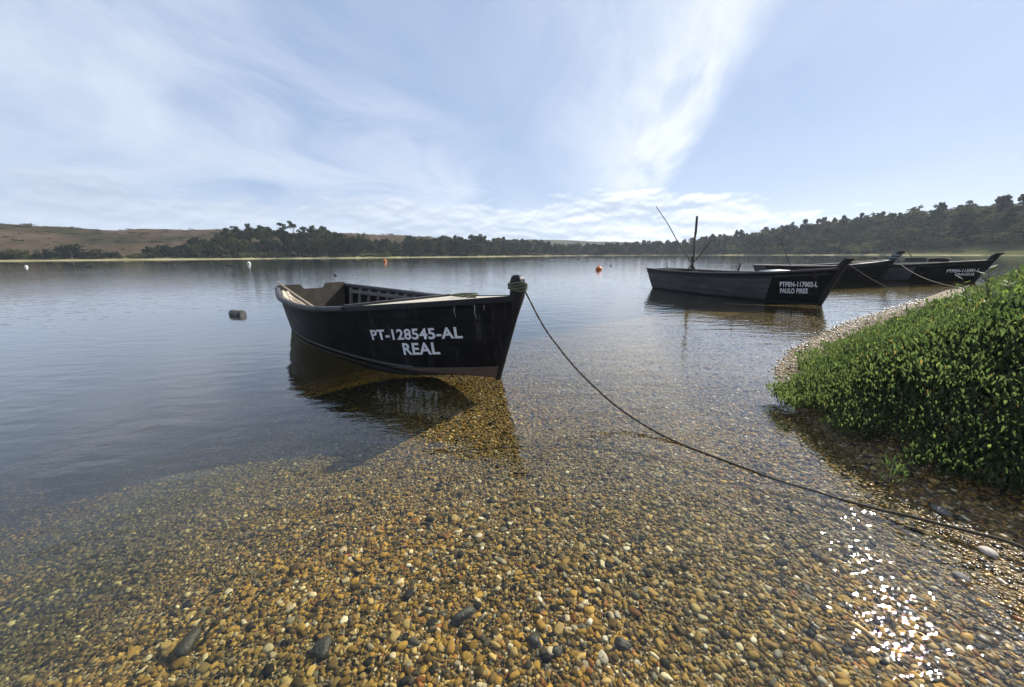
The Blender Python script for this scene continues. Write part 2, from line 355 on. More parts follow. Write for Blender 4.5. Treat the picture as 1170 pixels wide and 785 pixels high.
azs = np.radians(np.concatenate([np.linspace(-66, 66, 300, endpoint=False), np.linspace(66, 294, 100, endpoint=False)]))
RR, AA = np.meshgrid(rings, azs, indexing='ij')
P2 = np.stack([RR.ravel() * np.sin(AA.ravel()), RR.ravel() * np.cos(AA.ravel())], 1)
zz = height(P2); r = np.hypot(P2[:, 0], P2[:, 1]); a = np.degrees(np.arctan2(P2[:, 0], P2[:, 1]))
ds = sdist(P2, SHORE); dv = sdist(P2, VEG); df = r - shore_r(a)
colr = np.tile(np.array([.015, .015, .011]), (len(P2), 1))                     # silt and weed on the deep bed
def blend(c, wgt): 
    global colr
    wgt = np.clip(wgt, 0, 1)[:, None]; colr = colr * (1 - wgt) + np.array(c) * wgt
blend((.055, .045, .03), (dv > 0) * 1.0)
blend((.30, .27, .17), (df > -3) * (df < 400) * 1.0)                           # sand and dry grass rim
blend((.13, .12, .055), np.clip((df - 3 + 4 * vnoise(P2, 9, 5)) / 6, 0, 1) * (df > 0))
blend((.035, .042, .018), np.clip((df - 12) / 10, 0, 1) * np.clip((a + 47) / 8, 0, 1))
blend((.075, .078, .034), np.clip((a - 42) / 4, 0, 1) * np.clip((40 - df) / 12, 0, 1) * (df > 2))
blend((.15, .115, .07), np.clip((df - 12) / 10, 0, 1) * np.clip((-42 - a) / 6, 0, 1))
fs = []
nA = len(azs); nR = len(rings); I = np.arange(nR * nA).reshape(nR, nA)
q = np.stack([I[:-1, :], np.roll(I, -1, 1)[:-1, :], np.roll(I, -1, 1)[1:, :], I[1:, :]], -1).reshape(-1, 4)
ground = mesh_np('ground', np.column_stack([P2, zz]), q[:, ::-1], M['ground'], True, colr)
gv = np.clip((ds + 5.5 + 1.2 * (vnoise(P2, .8, 70) - .5)) / 1.3, 0, 1) * (dv < .15) * (r < 60)
at = ground.data.attributes.new('Gravel', 'FLOAT', 'POINT'); at.data.foreach_set('value', gv.astype(np.float32))
tag(ground, kind='structure')
cap = MB(); ring = [(480 * math.sin(2 * math.pi * i / 96), 480 * math.cos(2 * math.pi * i / 96)) for i in range(96)]
cap.add([(x, y, 0) for x, y in ring] + [(x, y, -6) for x, y in ring], [tuple(range(96))] + [tuple(range(96, 192))[::-1]] + [(i, 96 + i, 96 + (i + 1) % 96, (i + 1) % 96) for i in range(96)])
tag(cap.build('water', M['water']), kind='structure')

def hill(name, a0, a1, r0, r1, prof, c_lo, c_hi, seed):
    A = np.linspace(a0, a1, 150); Rr = np.linspace(r0, r1, 26); RR, AA = np.meshgrid(Rr, A, indexing='ij')
    t_ = (RR - r0) / (r1 - r0); top = np.interp(AA, *prof)
    P = np.stack([(RR * np.sin(np.radians(AA))).ravel(), (RR * np.cos(np.radians(AA))).ravel()], 1)
    zz = (top * np.sin(np.pi * np.clip(t_, 0, 1))).ravel() * (.93 + .14 * vnoise(P, 60, seed)) - .5
    zz += (vnoise(P, 14, seed + 1) - .5) * 2.0 * np.sin(np.pi * t_).ravel()
    I = np.arange(26 * 150).reshape(26, 150)
    q = np.stack([I[:-1, :-1], I[1:, :-1], I[1:, 1:], I[:-1, 1:]], -1).reshape(-1, 4)
    k_ = (.5 * vnoise(P, 35, seed + 2) + .3 * vnoise(P, 13, seed + 3) + .2 * vnoise(P, 5, seed + 4))[:, None]
    k_ = np.clip((k_ - .3) / .4, 0, 1)
    o = mesh_np(name, np.column_stack([P, zz]), q, M['ground'], True, np.array(c_lo) * (1 - k_) + np.array(c_hi) * k_)
    tag(o, kind='structure')
    return P, zz
HP, HZ = hill('heath_hill', -75, -5, 330, 640, ([-75, -57, -53.6, -50, -47.5, -45, -42, -38, -33, -28, -20, -12, -5], [23, 25, 25.5, 25, 24, 25.5, 26.5, 27.5, 27, 26, 24.5, 24, 14]), (.030, .029, .016), (.080, .056, .040), 11)
hill('distant_hill', -14, 40, 900, 1400, ([-14, -6, 3, 10, 16, 22, 30, 40], [30, 44, 44, 41, 36, 30, 34, 36]), (.035, .05, .025), (.06, .07, .035), 31)

# ------------------------------------------------------------------ haze
m, t, o = material('haze air')
pv = t.add('ShaderNodeVolumePrincipled', {'Color': (.80, .88, 1.0, 1), 'Density': .00016, 'Anisotropy': .2})
t.l.new(pv.outputs[0], o.inputs[1]); M['haze'] = m
tag(MB().box((0, 0, 66), (1700, 1700, 73.5)).build('haze', M['haze']), kind='stuff')

# ------------------------------------------------------------------ gravel bed: stones as real geometry
def ico(sub):
    bm = bmesh.new(); bmesh.ops.create_icosphere(bm, subdivisions=sub, radius=1); bm.verts.ensure_lookup_table()
    V = np.array([v.co[:] for v in bm.verts]); Fc = np.array([[v.index for v in f.verts] for f in bm.faces]); bm.free(); return V, Fc
PAL = np.array([(.40, .235, .05), (.30, .18, .045), (.44, .31, .12), (.19, .12, .04), (.11, .075, .03), (.07, .06, .038), (.022, .021, .018), (.22, .20, .15), (.62, .52, .34), (.30, .125, .04), (.50, .31, .07), (.74, .68, .54)])
PW = np.array([.17, .14, .12, .13, .11, .08, .08, .05, .05, .03, .04, .015]); PW /= PW.sum()
def stones(name, r0, r1, dens, sub, mat, big=1.0):
    n = int(dens * math.pi * (r1 ** 2 - r0 ** 2) * (132 / 360))
    rr = np.sqrt(rng.uniform(r0 ** 2, r1 ** 2, n)); aa = np.radians(rng.uniform(-66, 66, n))
    P = np.stack([rr * np.sin(aa), rr * np.cos(aa)], 1)
    dsn = sdist(P, SHORE); dvn = sdist(P, VEG)
    keep = (dsn > -5.25 + rng.normal(0, .4, n)) & (dvn < .35)
    if r1 > 12: keep &= (aa > .5) & (np.abs(dsn) < 2.5); P = P[keep]; dsn = dsn[keep]; n = len(P)
    z = height(P)
    V0, F0 = ico(sub)
    size = np.clip(rng.lognormal(math.log(.0064), .45, n), .0033, .021) * big
    shp = np.stack([rng.uniform(1.0, 1.55, n), rng.uniform(.75, 1.1, n), rng.uniform(.42, .75, n)], 1) * size[:, None]
    V = np.repeat(V0[None], n, 0)
    ph = rng.uniform(0, 6.28, (n, 1, 3)); fr_ = rng.uniform(1.2, 2.6, (n, 1, 3))
    V = V * (1 + rng.normal(0, .09, (n, V0.shape[0], 1))) * (1 + .14 * np.sin(V[:, :, [1, 2, 0]] * fr_ * 1.4 + ph).sum(2, keepdims=True) * .7)
    pw = rng.uniform(.5, .95, (n, 1, 1)); V = np.sign(V) * np.abs(V) ** pw              # some blocky, some round
    V = V * shp[:, None, :]
    th = rng.uniform(0, 6.28, n); tl = rng.normal(0, .28, n)
    c_, s_ = np.cos(tl)[:, None], np.sin(tl)[:, None]
    V = np.stack([V[..., 0], V[..., 1] * c_ - V[..., 2] * s_, V[..., 1] * s_ + V[..., 2] * c_], -1)
    c_, s_ = np.cos(th)[:, None], np.sin(th)[:, None]
    V = np.stack([V[..., 0] * c_ - V[..., 1] * s_, V[..., 0] * s_ + V[..., 1] * c_, V[..., 2]], -1)
    V += np.column_stack([P, z + shp[:, 2] * (rng.uniform(-.35, .7, n) - .5 * np.clip(vnoise(P, .28, 93) * 1.6 - .9, 0, 1))])[:, None, :]
    ci = rng.choice(len(PAL), n, p=PW); cc = PAL[ci] * rng.uniform(.4, .95, (n, 1))
    alg = np.clip(vnoise(P, .9, 40) * 1.1 - .55 + np.clip((-dsn - 2.3) / 2.2, 0, .9), 0, .9)[:, None]
    cc = cc * (1 - alg) + (cc.mean(1, keepdims=True) * np.array([.60, .57, .27])) * alg   # olive algae film
    m_ = V0.shape[0]
    Fc = (F0[None] + (np.arange(n) * m_)[:, None, None]).reshape(-1, 3)
    return tag(mesh_np(name, V.reshape(-1, 3), Fc, mat, True, np.repeat(cc, m_, 0)), kind='stuff')
stones('gravel', .7, 2.3, 7000, 2, M['pebble'])
stones('gravel', 2.3, 5.2, 4400, 1, M['pebble'])
stones('gravel', 5.2, 10, 1000, 1, M['pebble'], 1.25)
stones('gravel', 10, 18, 900, 1, M['pebble'], 1.5)

# ------------------------------------------------------------------ plants over the bank
def leaf_mass():
    A = []
    for (r0, r1, dens) in ((1.5, 5.5, 780), (5.5, 9, 170), (9, 26, 45)):
        n = int(dens * math.pi * (r1 ** 2 - r0 ** 2) * 40 / 360)
        rr = np.sqrt(rng.uniform(r0 ** 2, r1 ** 2, n)); aa = np.radians(rng.uniform(26, 66, n))
        A.append(np.column_stack([rr * np.sin(aa), rr * np.cos(aa), rr]))
    A = np.concatenate(A); P = A[:, :2]; dvn = sdist(P, VEG)
    edge = dvn + (vnoise(P, .30, 9) - .5) * .42 + (vnoise(P, .09, 12) - .5) * .1
    k_ = edge > -.02; P = P[k_]; rr = A[k_, 2]; dvn = dvn[k_]; n = len(P); z = height(P)
    nl = 13
    # leaf template: 2 columns x 4 rows, x across, y along, cupped
    prof = np.array([(0, .12), (.3, .75), (.65, 1.0), (1.0, .22)])
    L = np.array([(sx * wd * .5, t_, .10 * t_ * t_ - (0 if sx == 0 else .0)) for t_, wd in prof for sx in (-1, 0, 1)])
    L[:, 2] += np.abs(L[:, 0]) * .45
    base = np.repeat(np.column_stack([P, z]), nl, 0); N_ = n * nl
    big = np.repeat(np.interp(rr, [2, 6, 9, 26], [1, 1.1, 1.6, 2.6]), nl)
    tall = np.repeat(.09 + .16 * np.clip(dvn * 1.6, .1, 1) + .10 * vnoise(P, .5, 21), nl) * np.minimum(big, 1.4) * np.repeat(1 + np.clip((rr - 5) / 2, 0, 1) * 1.6 * np.clip(vnoise(P, 1.1, 88) - .45, 0, 1), nl)
    hgt = tall * rng.uniform(.2, 1.0, N_) ** .5 * np.where(rng.random(N_) < .04, 1.35, 1)
    ang = rng.uniform(0, 6.28, N_); spread = rng.uniform(.01, .075, N_) * big
    tilt = np.clip(rng.normal(.45, .33, N_), -.1, 1.35)                       # from upright to lying
    ln = rng.uniform(.023, .046, N_) * big * np.repeat(.75 + .6 * vnoise(P, .4, 55), nl); wd = ln * rng.uniform(.28, .42, N_)
    V = np.repeat(L[None], N_, 0) * np.stack([wd, ln, ln], 1)[:, None, :]
    ct, st = np.cos(math.pi / 2 - tilt)[:, None], np.sin(math.pi / 2 - tilt)[:, None]
    V = np.stack([V[..., 0], V[..., 1] * ct - V[..., 2] * st, V[..., 1] * st + V[..., 2] * ct], -1)
    ca_, sa_ = np.cos(ang)[:, None], np.sin(ang)[:, None]
    V = np.stack([V[..., 0] * ca_ - V[..., 1] * sa_, V[..., 0] * sa_ + V[..., 1] * ca_, V[..., 2]], -1)
    V += (base + np.column_stack([-np.sin(ang) * spread, np.cos(ang) * spread, hgt]))[:, None, :]
    c0 = np.array([.040, .062, .040]); c1_ = np.array([.108, .142, .082]); c2_ = np.array([.16, .185, .10]); c3_ = np.array([.17, .125, .07])
    k_ = np.clip(rng.normal(.45, .17, N_) + np.repeat(vnoise(P, .7, 61) - .5, nl) * .7, 0, 1)[:, None]
    cc = c0 * (1 - k_) + c1_ * k_
    q = rng.random(N_); cc = np.where((q < .045)[:, None], c2_, cc); cc = np.where((q > .99)[:, None], c3_, cc)
    T_ = np.array([(i * 3 + j, i * 3 + j + 1, i * 3 + j + 4, i * 3 + j + 3) for i in range(3) for j in range(2)])
    Fc = (T_[None] + (np.arange(N_) * 12)[:, None, None]).reshape(-1, 4)
    return tag(mesh_np('bank_vegetation', V.reshape(-1, 3), Fc, M['leaf'], True, np.repeat(cc, 12, 0)), kind='stuff')
leaf_mass()

# ------------------------------------------------------------------ boats
def herm(vals, t):
    v = np.asarray(vals, float); n = len(v) - 1; mm = np.gradient(v)
    q = min(max(t * n, 0), n - 1e-9); k_ = int(q); f = q - k_
    return (2 * f ** 3 - 3 * f ** 2 + 1) * v[k_] + (f ** 3 - 2 * f ** 2 + f) * mm[k_] + (-2 * f ** 3 + 3 * f ** 2) * v[k_ + 1] + (f ** 3 - f ** 2) * mm[k_ + 1]
class Hull:
    def __init__(s, L, rk, sr, b, z, w_, keel=.22, tz=.75): s.L, s.rk, s.sr, s.b, s.z, s.w, s.keel, s.tz = L, rk, sr, b, z, w_, keel, tz
    def B(s, T): return max(herm(s.b, T), .02)
    def Z(s, T): return herm(s.z, T)
    def Wl(s, T): return max(herm(s.w, T), .015)
    def x(s, T, q): return (-s.L + s.L * T) * (1 - q) + (-s.L - s.sr + (s.L + s.sr + s.rk) * T) * q
    def T_at(s, x, q): return (x + s.L + s.sr * q) / ((s.L) * (1 - q) + (s.L + s.sr + s.rk) * q)
    def p(s, T, q, side=-1, off=0.0):        # q: 0 water line, 1 rim, -1 bottom; off: metres outwards
        if q >= 0:
            y = s.Wl(T) + (s.B(T) - s.Wl(T)) * (q + .10 * math.sin(math.pi * min(q, 1)))
            zz = s.Z(T) * q
        else:
            y = s.Wl(T) * (1 + .22 * q); zz = s.keel * q * (1 - .93 * max(0, (T - .55) / .45) ** 2)
        y = max(y + off, .004)
        return Vector((s.x(T, q), side * y, zz))
    def nrm(s, T, q, side):
        e = 1e-3; a_ = s.p(min(T + e, 1), q, side) - s.p(max(T - e, 0), q, side); b_ = s.p(T, q + e, side) - s.p(T, q - e, side)
        n_ = a_.cross(b_).normalized(); 
        return n_ if n_.y * side > 0 else -n_
NT = 44
def hull_shell(h, mat_side, name='hull', parent=None, t0=0.0, t1=1.0, off=0.0, qs=(-1, -.5, 0, .1, .2, .35, .5, .65, .8, .92, 1), sides=(-1, 1), closed_bottom=True, thick=.035):
    mb = MB(); Ts = [t0 + (t1 - t0) * i / NT for i in range(NT + 1)]
    for sd_ in sides:
        for inner in (0, 1):
            V = [h.p(T, q, sd_, off - (thick if inner else 0)) for T in Ts for q in qs]
            n_ = len(qs); mb.add(V, [(i * n_ + j, (i + 1) * n_ + j, (i + 1) * n_ + j + 1, i * n_ + j + 1) for i in range(NT) for j in range(n_ - 1)])
        V = []
        for T in Ts: V += [h.p(T, qs[-1], sd_, off), h.p(T, qs[-1], sd_, off - thick)]
        mb.add(V, [(2 * i, 2 * i + 1, 2 * i + 3, 2 * i + 2) for i in range(NT)])
    if closed_bottom:
        V = []
        for T in Ts: V += [h.p(T, qs[0], -1), h.p(T, qs[0], 1)]
        mb.add(V, [(2 * i, 2 * i + 1, 2 * i + 3, 2 * i + 2) for i in range(NT)])
    o = mb.build(name, mat_side, parent, smooth=True)
    return o
def deck_sheet(h, q, t0, t1, mat, name, parent, inset=.04, thick=.03, camber=.0, n=18):
    mb = MB(); V = []; 
    for i in range(n + 1):
        T = t0 + (t1 - t0) * i / n
        a_, b_ = h.p(T, q, -1, -inset), h.p(T, q, 1, -inset)
        for dz_ in (0, -thick):
            for f in (0, .25, .5, .75, 1): 
                p_ = a_.lerp(b_, f); p_.z += dz_ + camber * math.sin(math.pi * f) * min(1, a_.y / -.4); V.append(p_)
    for i in range(n):
        for lay in (0, 5):
            for j in range(4): mb.f.append((i * 10 + lay + j, i * 10 + lay + j + 1, (i + 1) * 10 + lay + j + 1, (i + 1) * 10 + lay + j))
    mb.v = [tuple(p_) for p_ in V]
    mb.f += [(j, j + 1, j + 6, j + 5) for j in range(4)] + [(n * 10 + j, n * 10 + j + 1, n * 10 + j + 6, n * 10 + j + 5) for j in range(4)]
    return mb.build(name, mat, parent)
def rail(h, t0, t1, side, rw, rz, mat, name, parent, q=1.0, out=0.0, n=40, round_=False):
    mb = MB(); fr_ = []
    for i in range(n + 1):
        T = t0 + (t1 - t0) * i / n; p_ = h.p(T, q, side, out); fr_.append((p_, Vector((0, side, 0)), Vector((0, 0, 1))))
    if round_: prof = [(rw * math.cos(x_), rz * math.sin(x_)) for x_ in np.linspace(0, 2 * math.pi, 12, endpoint=False)]
    else: prof = [(-rw, -rz), (rw, -rz), (rw, rz * .8), (rw * .8, rz), (-rw * .8, rz), (-rw, rz * .8)]
    mb.sweep(fr_, prof); return mb.build(name, mat, parent, smooth=True)
def transom(h, mat, parent, notch=None, top=1.0, name='transom'):
    mb = MB(); qs = [-1, -.5, 0, .25, .5, .75]; ztop = h.Z(0) * top
    if notch: qs.append((ztop - notch[1]) / h.Z(0))
    else: qs.append(top)
    V = []
    for q in qs:
        p_ = h.p(0, q, -1)
        for y in (p_.y + .006, -p_.y - .006):
            for x_ in (.004, .06): V.append((p_.x + x_, y, p_.z))
    n_ = len(qs); Fs = []
    for i in range(n_ - 1):
        b_ = i * 4
        Fs += [(b_, b_ + 2, b_ + 6, b_ + 4), (b_ + 1, b_ + 5, b_ + 7, b_ + 3)]
    b_ = (n_ - 1) * 4; Fs.append((b_, b_ + 2, b_ + 3, b_ + 1)); mb.add(V, Fs)
    if notch:
        p0, p1 = h.p(0, qs[-1], -1), h.p(0, top, -1)
        for s_ in (-1, 1):
            o_ = [(p0.x, -p0.y - .006, p0.z + .001), (p1.x, -p1.y - .006, p1.z), (p1.x, notch[0] * 1.35, p1.z), (p0.x, notch[0], p0.z + .001)]
            mb.add([(x_ + dx_, y * s_, z_) for dx_ in (.004, .06) for x_, y, z_ in o_], [(0, 1, 2, 3), (4, 7, 6, 5), (0, 4, 5, 1), (1, 5, 6, 2), (2, 6, 7, 3), (3, 7, 4, 0)])
    return mb.build(name, mat, parent)
def frames(h, ts, mat, parent, q0=.05, q1=.97, wd=.035, dp=.05, side=1, name='rib'):
    for T in ts:
        mb = MB(); V = []
        qs = [q0 + (q1 - q0) * i / 6 for i in range(7)]
        for q in qs:
            p_ = h.p(T, q, side, -.037); 
            for dxx in (-wd, wd):
                for dyy in (0, -dp): V.append(p_ + Vector((dxx, side * dyy, 0)))
        Fs = []
        for i in range(6):
            b_ = i * 4
            Fs += [(b_, b_ + 1, b_ + 5, b_ + 4), (b_ + 1, b_ + 3, b_ + 7, b_ + 5), (b_ + 3, b_ + 2, b_ + 6, b_ + 7), (b_ + 2, b_, b_ + 4, b_ + 6)]
        Fs += [(0, 1, 3, 2), (24, 26, 27, 25)]
        mb.add(V, Fs); mb.build(name, mat, parent)
def stem_post(h, mat, parent, top, wd=.05, fwd=.025, low=1.0, head='round', fat=.09, name='stem_post'):
    """post up the bow: profile points (x, z) along the fore edge"""
    mb = MB(); ft = []
    for q in (-.02, .05, .12, .25, .5, .75, 1.0): ft.append((h.x(1, q) + .025 + (fwd - .025) * max(q, 0), h.Z(1) * q))
    zt = h.Z(1); xt = h.x(1, 1) + fwd
    for x_, z_ in top: ft.append((xt + x_, zt + z_))
    fr_ = []
    for i, (x_, z_) in enumerate(ft):
        dep = .03 + (fat - .03) * i / 6 if i < 7 else fat * (1.0 if head == 'round' else .9)
        sc = 1.0
        if head == 'round' and i >= len(ft) - 3: sc = (.93, .72, .3)[i - len(ft) + 3]
        fr_.append((Vector((x_ - dep, 0, z_)), Vector((1, 0, 0)), Vector((0, 1, 0)), dep * 1.0, wd * (low if i < 6 else 1), sc))
    n_ = 10; V = []
    for o_, a_, b_, dp_, wd_, sc in fr_:
        for x_ in np.linspace(0, 2 * math.pi, n_, endpoint=False):
            cx, sx = math.cos(x_), math.sin(x_); e = .55
            V.append(o_ + a_ * dp_ * sc * math.copysign(abs(cx) ** e, cx) + b_ * wd_ * sc * math.copysign(abs(sx) ** e, sx))
    m_ = len(fr_)
    Fs = [(i * n_ + q, i * n_ + (q + 1) % n_, (i + 1) * n_ + (q + 1) % n_, (i + 1) * n_ + q) for i in range(m_ - 1) for q in range(n_)]
    Fs += [tuple(range(n_))[::-1], tuple(range((m_ - 1) * n_, m_ * n_))]
    mb.add(V, Fs); return mb.build(name, mat, parent, smooth=True)
def lettering(h, text, x0, x1, z0, z1, hgt, mat, parent, side=-1, bold=.028, name='lettering'):
    cu = bpy.data.curves.new('txt', 'FONT'); cu.body = text; cu.size = 1; cu.offset = bold; cu.resolution_u = 3; cu.space_character = 1.04
    to = bpy.data.objects.new('txt', cu); COL.objects.link(to)
    dg = bpy.context.evaluated_depsgraph_get(); dg.update()
    me = bpy.data.meshes.new_from_object(to.evaluated_get(dg)); bpy.data.objects.remove(to)
    bm = bmesh.new(); bm.from_mesh(me); bmesh.ops.triangulate(bm, faces=bm.faces)
    xs = [v_.co.x for v_ in bm.verts]; ys = [v_.co.y for v_ in bm.verts]; a_, b_ = min(xs), max(xs); ya, yb = min(ys), max(ys)
    for v_ in bm.verts:
        f = (v_.co.x - a_) / (b_ - a_); g_ = (v_.co.y - ya) / (yb - ya)
        xx = x0 + (x1 - x0) * f; zz_ = z0 + (z1 - z0) * f + hgt * g_
        T = .8
        for _ in range(12):
            q = zz_ / h.Z(T); T = h.T_at(xx, q)
        p_ = h.p(T, q, side); v_.co = p_ + h.nrm(T, q, side) * .0035
    bm.to_mesh(me); bm.free(); me.name = name; me.materials.clear(); me.materials.append(mat)
    o = bpy.data.objects.new(name, me); COL.objects.link(o); o.parent = parent; return o
def coil(mb, c, r0, turns, rr, flat=1.0, jit=.01, rise=.004):
    pts = []
    for i in range(int(turns * 20)):
        t_ = i / 20; q = r0 * (1 + .10 * math.sin(t_ * 2.3 + i * .05)) + random.uniform(-jit, jit) * .3
        pts.append(Vector(c) + Vector((q * math.cos(6.283 * t_), q * flat * math.sin(6.283 * t_), rise * t_ + rr)))
    mb.tube(pts, rr, 6)

# --- the near boat
h1 = Hull(5.457, .345, .095, [.682, 1.06, 1.09, .627, .03], [.86, .78, .762, .883, 1.036], [.565, .755, .751, .599, .02])
Bt = empty('fishing_boat', (-.169, 4.389, 0), -.725)
tag(Bt, 'black wooden fishing boat with white lettering, pale netting at its stern and bow rope ashore', 'boat', 'moored wooden fishing boats')
hu = hull_shell(h1, M['tar_hull'], 'hull', Bt)
lettering(h1, 'PT-128545-AL', -1.688, -.353, .365, .500, .15, M['white'], hu)
lettering(h1, 'REAL', -1.20, -.675, .205, .262, .165, M['white'], hu)
transom(h1, M['in_wood'], Bt, notch=(.20, .10), top=1.07)
deck_sheet(h1, .16, .0, .97, M['in_wood'], 'floor_boards', Bt, inset=.03)
deck_sheet(h1, 1.012, .60, .985, M['deck'], 'foredeck', Bt, inset=.012, camber=.0)
mb = MB(); a_, b_ = h1.p(.598, 1.0, -1, -.02), h1.p(.598, 1.0, 1, -.02)
mb.box((a_ + b_) / 2 + Vector((-.02, 0, -.01)), (.022, (b_ - a_).length / 2, .055)); mb.build('coaming', M['tar'], Bt, bevel=.006)
for sd_ in (-1, 1):
    rail(h1, .0, .60, sd_, .05, .045, M['tar_worn'], 'gunwale', Bt, q=.985, out=.005, round_=True)
    rail(h1, .60, .995, sd_, .022, .035, M['tar'], 'washstrake', Bt, q=.985, out=.0)
    rail(h1, .02, .80, sd_, .012, .014, M['tar_worn'], 'chine_strip', Bt, q=.045, out=.006)
    rail(h1, .06, .60, sd_, .022, .035, M['frame_wood'], 'inwale', Bt, q=.86, out=-.10)
    frames(h1, [.05 + .0475 * i for i in range(12)], M['frame_wood'], Bt, side=sd_, q0=.17, q1=.95)
V = []
for i in range(25):
    T = .72 + .277 * i / 24; qt = .155 * (i / 24) ** 1.1
    for q in (-.05, 0, qt * .5, qt): V.append(h1.p(T, q, -1, .007))
    V.append(h1.p(T, qt, -1, .0))
plank = MB().add(V, [(i * 5 + j, (i + 1) * 5 + j, (i + 1) * 5 + j + 1, i * 5 + j + 1) for i in range(24) for j in range(4)]); plank.build('bow_plank', M['brown_plank'], Bt)
for T in (.22, .42):
    a_, b_ = h1.p(T, .62, -1, -.05), h1.p(T, .62, 1, -.05); mb = MB()
    mb.box((a_ + b_) / 2, (.12, (b_ - a_).length / 2, .02)); mb.build('thwart', M['in_wood'], Bt, bevel=.005)
sp_ = stem_post(h1, M['tar'], Bt, [(.015, .08), (.01, .15), (.01, .195), (.005, .228), (-.005, .245)], wd=.062, fat=.085, fwd=.045, low=.5)
mb = MB()
for i in range(4):
    coil_c = (h1.x(1, 1) - .03, 0, 1.036 + .085 + .022 * i)
    pts = [Vector(coil_c) + Vector((.118 * math.cos(t_) , .078 * math.sin(t_), .012 * math.sin(2 * t_ + i))) for t_ in np.linspace(0, 6.283, 22)]
    mb.tube(pts, .013, 6)
mb.build('rope_lashing', M['rope_green'], sp_)
for xx, ztop, ln in ((-.407, .90, .13), (-.16, .935, .17), (-.05, .93, .06)):
    V = []
    for i in range(6):
        zz_ = ztop - ln * i / 5; T = .9
        for _ in range(8): q = zz_ / h1.Z(T); T = h1.T_at(xx + .006 * math.sin(i * 1.7), q)
        p_ = h1.p(T, q, -1); nn = h1.nrm(T, q, -1); wd_ = .006 * (1 - .12 * i)
        V += [p_ + nn * .005 + Vector((wd_, 0, 0)), p_ + nn * .005 - Vector((wd_, 0, 0))]
    mb = MB(); mb.add(V, [(2 * i, 2 * i + 1, 2 * i + 3, 2 * i + 2) for i in range(5)])
    mb.build('paint_drip', M['drip'], hu)
def bw(h, B, T, q, side=-1, off=0.0, dz_=0.0):        # a hull point in world space
    p_ = h.p(T, q, side, off); c_, s_ = math.cos(B.rotation_euler.z), math.sin(B.rotation_euler.z)
    return Vector((B.location.x + c_ * p_.x - s_ * p_.y, B.location.y + s_ * p_.x + c_ * p_.y, p_.z + dz_))
def lw(B, x_, y_, z_):
    c_, s_ = math.cos(B.rotation_euler.z), math.sin(B.rotation_euler.z)
    return Vector((B.location.x + c_ * x_ - s_ * y_, B.location.y + s_ * x_ + c_ * y_, z_))
# things lying in the near boat
mb = MB()
for i in range(26):
    T = .03 + .19 * random.random(); a_ = bw(h1, Bt, T, .95, -1, -.10 - .06 * random.random()); T2 = min(max(T + random.uniform(.02, .09), .05), .3)
    b_ = bw(h1, Bt, T2, .35, -1, -.25 - .25 * random.random())
    mid = a_.lerp(b_, .5) + Vector((random.uniform(-.04, .04), random.uniform(-.04, .04), random.uniform(-.05, .05)))
    mb.tube(smoothpts([a_, mid, b_], 5), random.uniform(.008, .02), 5)
for i in range(5):
    T = .05 + .03 * i; a_ = bw(h1, Bt, T, .97, -1, -.06); b_ = bw(h1, Bt, T + .03, .5, -1, -.2)
    mb.tube(smoothpts([a_, a_.lerp(b_, .5) + Vector((0, 0, .05)), b_], 5), .035, 7)
tag(mb.build('netting', M['net'], smooth=True), 'pale fishing net heaped over the stern quarter of the lettered black boat', 'fishing net')
pole_a, pole_b = AT(317, 322, 6.9), AT(363, 354.5, 5.9)
mb = MB(); mb.tube([pole_a.lerp(pole_b, i / 6) + Vector((0, 0, -.012 * math.sin(i / 6 * 3.14))) for i in range(7)] + [pole_b + (pole_b - pole_a) * .25], [.014, .017, .019, .022, .025, .027, .03, .03], 8)
tag(mb.build('wooden_pole', M['pole'], smooth=True), 'pale wooden pole leaning over the net at the stern of the near boat', 'pole')
mb = MB(); coil(mb, lw(Bt, -1.05, .42, .915), .17, 4.2, .012, .8)
pts = [lw(Bt, -1.05 + .6 * i / 12, .30 - .25 * i / 12 + .04 * math.sin(i * 1.3), .925 + .045 * i / 12) for i in range(13)]
mb.tube(smoothpts(pts, 4), .011, 6)
tag(mb.build('rope_coil', M['rope_green'], smooth=True), 'grey green rope coil lying on the pale foredeck of the near boat', 'rope')
mb = MB(); c_ = bw(h1, Bt, .36, 1.0, 1, 0, .055)
pts = [c_ + Vector((random.uniform(-.08, .08), random.uniform(-.06, .06), .03 * random.random() - .01)) for i in range(9)]
mb.tube(smoothpts(pts, 5), .007, 5); tag(mb.build('rope_tangle', M['rope_pale'], smooth=True), 'small pale rope knot on the far gunwale of the near boat', 'rope')

# mooring rope from the near bow to the beach
bow = lw(Bt, h1.x(1, 1) + .07, -.02, 1.036 + .11)
px = [(620, 371), (640, 399), (662, 425), (690, 452), (715, 472), (745, 491), (775, 506), (805, 518), (835, 529), (862, 539)]
e_ = G(880, 546); nrm_ = Vector((e_.y - bow.y, bow.x - e_.x, 0)).normalized()
pts = [bow]
for x_, y_ in px:
    q = ray(x_, y_); t_ = (bow - Vector((0, 0, H))).dot(nrm_) / q.dot(nrm_); pts.append(Vector((0, 0, H)) + q * t_)
def on_bed(x_, y_, lift):
    p_ = G(x_, y_, 0.0)
    for _ in range(12): p_ = G(x_, y_, float(height([(p_.x, p_.y)])[0]) + lift)
    return p_
for x_, y_ in ((880, 546), (905, 554), (930, 561), (955, 569), (985, 577), (1012, 584)):
    q_ = on_bed(x_, y_, .04); q_ = q_ if q_.z > 0 else G(x_, y_, -.003) ; pts.append(q_)
for x_, y_ in ((1040, 590), (1075, 599), (1110, 608), (1145, 617), (1180, 630), (1230, 650)): pts.append(on_bed(x_, y_, .05))
sm = smoothpts(pts, 14); mb = MB(); mb.tube(sm, [.0095 + .0015 * math.sin(i * 1.9) for i in range(len(sm))], 7)
